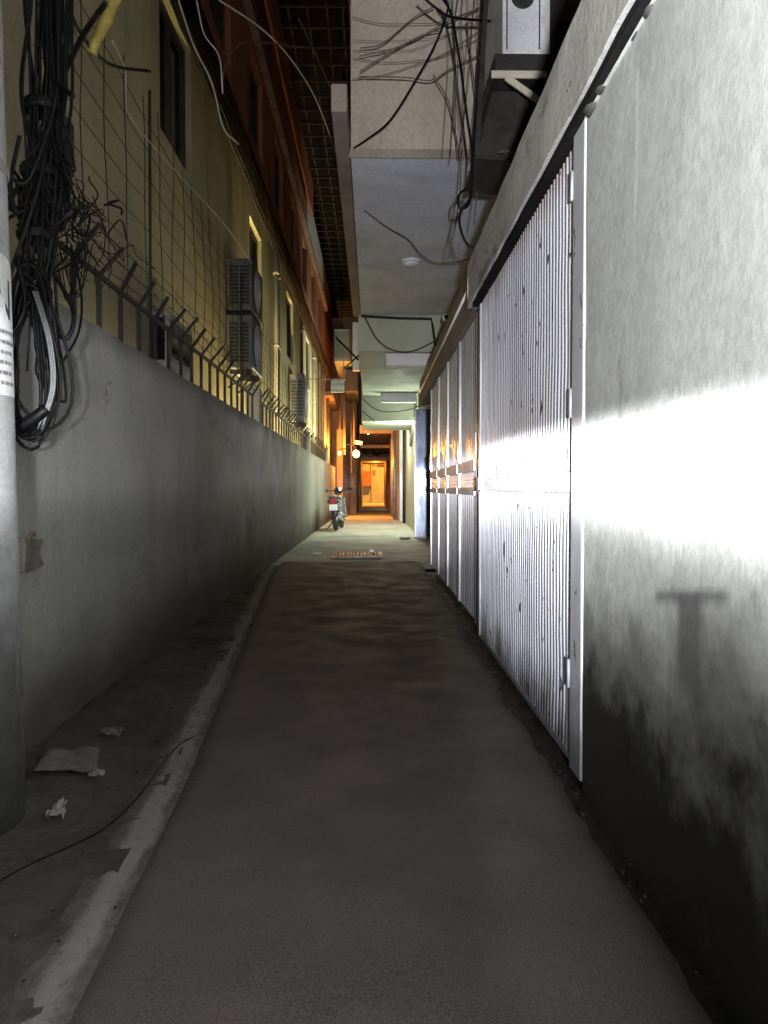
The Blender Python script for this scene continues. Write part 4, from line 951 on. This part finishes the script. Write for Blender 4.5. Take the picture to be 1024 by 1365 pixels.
# ------------------------------------------------------------------ passage house at the end
t = thing('passage_house', 'dark house bridging the alley with an orange lit passage through it', 'house', (0.2, 36, 0))
mb = MB(); mb.box(-0.55, 0.82, 36.0, 36.4, 2.45, 6.5); ob('front_wall', mb, M['brown'], t)
mb = MB(); mb.box(0.70, 0.98, 36.0, 45, -0.03, 2.45); ob('jamb', mb, M['red'], t)
mb = MB(); mb.box(-0.80, -0.55, 36.0, 45, -0.03, 6.5); ob('jamb', mb, M['brown'], t)
mb = MB(); mb.box(-0.55, 0.70, 36.0, 45, -0.05, 0.10); ob('step', mb, M['concrete'], t)
mb = MB(); mb.box(-0.55, 0.70, 36.42, 45, 2.45, 2.6); ob('ceiling', mb, M['brown'], t)
t = thing('awning', 'rumpled dark brown awning slung across the alley before the passage', 'awning', (0.1, 29, 3))
mb = MB(); mb.grid(14, 8, lambda u, v: (-0.45+u*1.25, 28.5+v*5, 3.35-0.75*v+0.10*noise.noise(Vector((u*5, v*4, 1)))-0.1*math.sin(PI*u))); 
a_ = ob('canvas', mb, M['dark_wall'], t); s_ = a_.modifiers.new('thick', 'SOLIDIFY'); s_.thickness = 0.02
mb = MB(); mb.box(-0.45, 0.80, 28.3, 28.4, 3.05, 3.35); ob('fascia', mb, M['brown'], t)
for z, y in ((2.75, 30.5), (2.35, 32.5)):
    mb = MB(); mb.box(-0.45, 0.8, y, y+.08, z-.12, z); ob('batten', mb, M['brown'], t)
t = thing('end_building', 'bright orange lit building closing the view through the passage', 'house', (0, 50, 0))
mb = MB(); mb.box(-8, 8, 52, 53, 0, 9); ob('wall', mb, M['yellow'], t)
mb = MB(); mb.box(-0.05, 0.30, 51.6, 52, 0, 9); ob('pilaster', mb, M['yellow'], t)
mb = MB(); mb.box(0.0, 0.24, 51.57, 51.59, 2.5, 2.9); mb.box(0.0, 0.24, 51.57, 51.59, 1.9, 2.3); ob('house_plate', mb, M['brown'], t)
mb = MB(); mb.box(-0.9, -0.08, 51.2, 51.98, 1.2, 2.2); ob('shop_awning', mb, M['red'], t)
mb = MB(); mb.box(0.34, 1.2, 51.7, 51.98, 2.6, 3.0); ob('door_hood', mb, M['red'], t)
lamp('passage_light', (0.2, 41.5, 2.2), 150, (1.0, 0.42, 0.07), 0.1)
lamp('lane_light', (0.6, 47.5, 4.0), 2500, (1.0, 0.42, 0.07), 0.2)
mb = MB(); mb.grid(20, 40, lambda u, v: (-8+16*u, 39.4+14*v, 0.02+0.08*min(1, v*2)))
struct('far_lane', mb, M['concrete'])

# ------------------------------------------------------------------ drain grate and litter
t = thing('drain_grate', 'rusty slotted iron drain grate glinting orange in the concrete', 'drain grate', (-0.2, 11.3, 0.03))
mb = MB()
g0, g1 = -0.52, 0.10
for k in range(13):
    x = g0+(g1-g0)*k/12; mb.bar((x, 11.0, 0.036), (x, 11.62, 0.036), 0.026, 0.016)
ob('slats', mb, M['rust'], t)
mb = MB(); mb.box(g0-.05, g1+.05, 10.94, 11.0, 0.016, 0.046); mb.box(g0-.05, g1+.05, 11.62, 11.68, 0.016, 0.046); mb.box(g0-.05, g0-.02, 11.0, 11.62, 0.016, 0.046); mb.box(g1+.02, g1+.05, 11.0, 11.62, 0.016, 0.046); ob('frame', mb, M['rust'], t)
mb = MB(); mb.box(g0-.02, g1+.02, 11.0, 11.62, 0.014, 0.02); ob('pit', mb, M['gutter'], t)
def scrap(name, poly, m_, label, h=0.02, cat='litter', seed=1):
    """a crumpled sheet over a pixel outline laid on the floor"""
    P = [at(x, y, Z=0.02) for x, y in poly]
    n = 10
    a, b, c, d = P
    def f(u, v):
        p = a*(1-u)*(1-v)+b*u*(1-v)+c*u*v+d*(1-u)*v
        p.x += 0.012*noise.noise(Vector((u*4, v*4, seed))); p.y += 0.02*noise.noise(Vector((u*4, v*4, seed+9)))
        p.z = 0.012+h*(0.6+0.8*noise.noise(Vector((u*3.2, v*3.2, seed+3))))+0.006*noise.noise(Vector((u*9, v*9, seed)))
        return p
    mb = MB(); mb.grid(14, 14, f, True); o = ob(name, mb, M[m_])
    s = o.modifiers.new('thick', 'SOLIDIFY'); s.thickness = 0.003
    return tag(o, label, cat)
scrap('rag', [(45,1028),(128,1028),(133,997),(62,1000)], 'cloth', 'flattened dirty rag lying in the dirt at the wall foot', 0.014, 'rag', 2)
scrap('paper_scrap', [(117,1033),(138,1034),(140,1026),(122,1026)], 'old_paper', 'tiny pale scrap at the corner of the dirty rag', 0.01, 'litter', 5)
scrap('paper_scrap', [(60,1093),(84,1094),(90,1070),(76,1076)], 'old_paper', 'crumpled white paper nearest the camera on the dirt', 0.03, 'litter', 8)
scrap('paper_scrap', [(132,976),(158,984),(164,973),(138,972)], 'cloth', 'grey torn scrap behind the dirty rag', 0.02, 'litter', 11)
scrap('paper_scrap', [(417,739),(428,739),(428,736),(417,736)], 'paper', 'pale leaf of paper left of the drain grate', 0.015, 'litter', 14)
scrap('tin_scrap', [(492,741),(498,741),(499,735),(492,736)], 'bike_black', 'black scrap standing at the corner of the drain grate', 0.05, 'litter', 17)
scrap('metal_strip', [(533,718),(547,718),(547,716),(533,716)], 'dark_metal', 'thin dark strip lying on the concrete near the steel door', 0.015, 'litter', 20)
cable('ground_wire', [at(-10,1180,Z=.03), at(40,1152,Z=.03), at(100,1125,Z=.035), at(145,1100,Z=.04), at(190,1055,Z=.05), at(215,1020,Z=.06), at(240,992,Z=.07), at(262,980,Z=.05)], 0.003, 'black_cable', 'thin black wire straying over the dirt onto the pale kerb strip')
# rusty box on the wall beside the pole
t = thing('rusty_bracket', 'broken rusty switch box fixed on the grey wall beside the pole', 'box', (WX, 2.95, 0.7))
mb = MB(); mb.box(WX+.002, WX+.028, 2.90, 3.05, 0.685, 0.815); ob('back_plate', mb, M['brown_beam'], t, 0.006)
mb = MB(); mb.prism([(WX+.03, 2.90, 0.69), (WX+.03, 2.93, 0.815), (WX+.03, 3.04, 0.80), (WX+.03, 3.0, 0.755), (WX+.03, 3.04, 0.70)], (0.012, 0, 0)); ob('torn_cover', mb, M['cloth'], t)
mb = MB(); mb.tube(spline([(WX+.03, 2.91, .80), (WX+.045, 2.92, .83), (WX+.03, 2.99, .835), (WX+.015, 3.02, .82)], 5), 0.005, 5); ob('wire_stub', mb, M['rust'], t)

# ------------------------------------------------------------------ motorbike
def bike(bx, by):
    t = thing('motorbike', 'small silver and black motorbike parked beside the grey wall seen from behind', 'motorbike', (bx, by, 0))
    V = lambda x, y, z: Vector((bx+x, by+y, z))
    zg = 0.015
    def wheel(cy, turn):
        mb = MB(); n = 30; ring = []
        rw_, tr = 0.240, 0.050
        c = V(0, cy, 0.285+zg)
        mb.tube([c+Vector((0, rw_*math.cos(2*PI*i/n), rw_*math.sin(2*PI*i/n))) for i in range(n)], tr, 10, True)
        wh = ob('wheel', mb, M['rubber'], t)
        mb = MB(); mb.tube([c+Vector((0, .205*math.cos(2*PI*i/n), .205*math.sin(2*PI*i/n))) for i in range(n)], 0.016, 6, True)
        for k in range(5):
            a = 2*PI*k/5; mb.bar(c, c+Vector((0, .2*math.cos(a), .2*math.sin(a))), 0.025, 0.035)
        mb.lathe([(0.055, -0.07), (0.06, -0.05), (0.06, 0.05), (0.055, 0.07)], c, 'X', 14)
        ob('rim', mb, M['bike_silver'], wh)
    wheel(0.33, 0); wheel(1.56, 0.3)
    # rear mudguard, swing arm, shocks
    mb = MB()
    for i in range(9):
        pass
    c = V(0, 0.33, 0.30)
    def guard(u, v):
        a = R(175)-R(115)*u; x = (v-.5)*0.13; r = 0.305-0.02*abs(v-.5)*2
        return c+Vector((x, r*math.cos(a), r*math.sin(a)))
    mb.grid(12, 6, guard); o = ob('rear_mudguard', mb, M['bike_black'], t); s = o.modifiers.new('thick', 'SOLIDIFY'); s.thickness = 0.006
    mb = MB(); mb.bar(V(-.085, .30, .30), V(-.085, .85, .36), 0.03, 0.045); mb.bar(V(.085, .30, .30), V(.085, .85, .36), 0.03, 0.045); ob('swing_arm', mb, M['bike_black'], t, 0.004)
    for s in (-1, 1):
        mb = MB(); mb.tube([V(s*.105, .36, .33), V(s*.105, .50, .66)], 0.018, 8)
        mb.tube([V(s*.105+.026*math.cos(k*.9), .39+.10*k/40, .40+.22*k/40+.0) + Vector((0, .026*math.sin(k*.9), 0)) for k in range(41)], 0.006, 5)
        ob('shock_absorber', mb, M['chrome'], t)
    # body: tail cowl, seat, side panels
    def loft(secs, n=14):
        m2 = MB(); vs = []
        for (y, zc, hw, hh) in secs:
            for j in range(n):
                a = 2*PI*j/n; ca, sa = math.cos(a), math.sin(a); e = 0.75
                vs.append(V(hw*math.copysign(abs(ca)**e, ca), y, zc+hh*math.copysign(abs(sa)**e, sa)))
        fs = [(i*n+j, i*n+(j+1) % n, (i+1)*n+(j+1) % n, (i+1)*n+j) for i in range(len(secs)-1) for j in range(n)]
        m2.add(vs, fs, True); k = len(secs)-1
        m2.f.append(list(range(n))[::-1]); m2.f.append([k*n+j for j in range(n)]); m2.sm += [False, False]
        return m2
    ob('tail_cowl', loft([(0.075, .725, .105, .075), (0.2, .72, .115, .07), (0.45, .66, .135, .10), (0.8, .60, .13, .12), (1.05, .52, .10, .13)]), M['bike_silver'], t)
    ob('seat', loft([(0.13, .80, .07, .02), (0.2, .81, .11, .03), (0.5, .80, .125, .035), (0.8, .755, .115, .035), (1.02, .74, .085, .03), (1.1, .73, .05, .02)]), M['bike_black'], t)
    mb = MB(); mb.tube(spline([V(-.12, .28, .80), V(-.12, .10, .83), V(-.07, .02, .84), V(.07, .02, .84), V(.12, .10, .83), V(.12, .28, .80)], 6), 0.012, 8); ob('grab_rail', mb, M['chrome'], t)
    # tail lamp, indicators, plate
    tl = ob('tail_lamp', loft([(0.015, .715, .06, .045), (0.024, .715, .088, .062), (0.05, .72, .088, .062)]), M['red_lens'], t)
    ob('lamp_housing', loft([(0.026, .715, .098, .074), (0.034, .715, .112, .086), (0.074, .72, .112, .086)]), M['bike_black'], t)
    for s in (-1, 1):
        mb = MB(); mb.ball(V(s*.115, .10, .705), .034, (1.0, 1, .9), 10, 7); ob('indicator', mb, M['bike_black'], t)
    mb = MB(); mb.box(bx-.098, bx+.098, by+.02, by+.03, .50, .64)
    pl = ob('number_plate', mb, M['plate'], t, 0.004)
    tm = text_mb('29-L1', 0.062, V(-.08, .017, .578), (1, 0, 0), (0, 0, 1)); tm2 = text_mb('4714', 0.066, V(-.08, .017, .512), (1, 0, 0), (0, 0, 1))
    tm.add(tm2.v, tm2.f); ob('plate_lettering', tm, M['galv_dark'], pl)
    mb = MB(); mb.bar(V(0, .035, .64), V(0, .12, .68), 0.10, 0.012); ob('plate_holder', mb, M['bike_black'], t)
    # engine, frame, exhaust
    ob('engine', loft([(0.78, .34, .06, .06), (0.85, .34, .12, .10), (1.0, .34, .13, .11), (1.12, .36, .08, .08), (1.22, .40, .06, .055)]), M['galv_dark'], t)
    mb = MB(); mb.tube(spline([V(.10, 1.18, .36), V(.12, 1.0, .23), V(.14, .7, .24), V(.15, .55, .27)], 6), 0.02, 8); mb.tube([V(.15, .58, .265), V(.155, .50, .275), V(.165, .05, .34)], [0.03, 0.046, 0.046], 12); ob('exhaust', mb, M['chrome'], t)
    mb = MB(); mb.tube([V(.212, .14, .335), V(.208, .42, .295)], 0.012, 6); ob('exhaust_shield', mb, M['bike_black'], t)
    for s in (-1, 1):
        mb = MB(); mb.bar(V(s*.10, .70, .33), V(s*.25, .66, .335), 0.028); ob('foot_peg', mb, M['bike_black'], t, 0.004)
    mb = MB(); mb.tube([V(-.10, .88, .26), V(-.20, .84, .12), V(-.29, .80, .02)], 0.013, 6); mb.box(bx-.32, bx-.27, by+.76, by+.83, .015, .027); ob('side_stand', mb, M['bike_black'], t)
    mb = MB(); mb.tube([V(.1, 1.0, .24), V(.26, 1.02, .24)], 0.012, 6); mb.tube([V(.13, .9, .27), V(.19, .75, .34)], 0.01, 6); ob('brake_pedal', mb, M['chrome'], t)
    # leg shields
    for s in (-1, 1):
        mb = MB()
        mb.grid(6, 8, lambda u, v: V(s*(.04+.15*u*(1-.35*v)), 1.30+.12*v-.10*u, .30+.48*v))
        o = ob('leg_shield', mb, M['bike_silver'], t); q = o.modifiers.new('thick', 'SOLIDIFY'); q.thickness = 0.008
    ob('front_cover', loft([(1.16, .62, .05, .06), (1.30, .66, .075, .12), (1.42, .74, .06, .12), (1.46, .76, .03, .06)]), M['bike_silver'], t)
    # forks, front guard, handlebar turned a little to the left
    st = Matrix.Rotation(R(20), 4, 'Z'); piv = V(0, 1.30, 0)
    def S(x, y, z):
        p = Vector((x, y-1.30, 0)); p = st @ p; return Vector((piv.x+p.x, piv.y+p.y, z))
    mb = MB()
    for s in (-1, 1): mb.tube([V(s*.075, 1.56, .30), V(s*.075, 1.38, .78)], 0.02, 8)
    ob('fork', mb, M['chrome'], t)
    mb = MB(); c2 = V(0, 1.56, 0.30)
    mb.grid(12, 5, lambda u, v: c2+Vector(((v-.5)*.12, .30*math.cos(R(20)+R(130)*u), .30*math.sin(R(20)+R(130)*u)))); o = ob('front_mudguard', mb, M['bike_silver'], t); q = o.modifiers.new('thick', 'SOLIDIFY'); q.thickness = 0.006
    mb = MB(); mb.tube(spline([S(-.34, 1.13, .975), S(-.22, 1.20, .985), S(-.08, 1.28, .96), S(.08, 1.28, .96), S(.22, 1.20, .985), S(.34, 1.13, .975)], 6), 0.016, 8); hb = ob('handlebar', mb, M['bike_black'], t)
    for s in (-1, 1):
        mb = MB(); mb.tube([S(s*.23, 1.195, .985), S(s*.355, 1.12, .974)], 0.026, 8); ob('grip', mb, M['bike_black'], hb)
        mb = MB(); mb.tube(spline([S(s*.22, 1.22, .99), S(s*.28, 1.26, .985), S(s*.37, 1.23, .97)], 5), 0.007, 6); ob('lever', mb, M['chrome'], hb)
    m2 = loft([(1.16, .985, .05, .03), (1.22, .975, .09, .07), (1.34, .955, .11, .085), (1.43, .94, .085, .07), (1.46, .94, .05, .04)])
    for v in m2.v:
        p = st @ Vector((v.x-piv.x, v.y-piv.y, 0)); v.x = piv.x+p.x; v.y = piv.y+p.y
    hc = ob('headlamp_cowl', m2, M['bike_black'], t)
    mb = MB(); mb.lathe([(0.045, -0.004), (0.05, 0.004)], S(0, 1.155, 1.0), 'Y', 14); ob('speedometer', mb, M['white_plastic'], hc)
    for s in (-1, 1):
        pass
    # lean on the stand
    t.rotation_euler = (0, R(-3.0), R(-4))
bike(-0.88, 18.0)
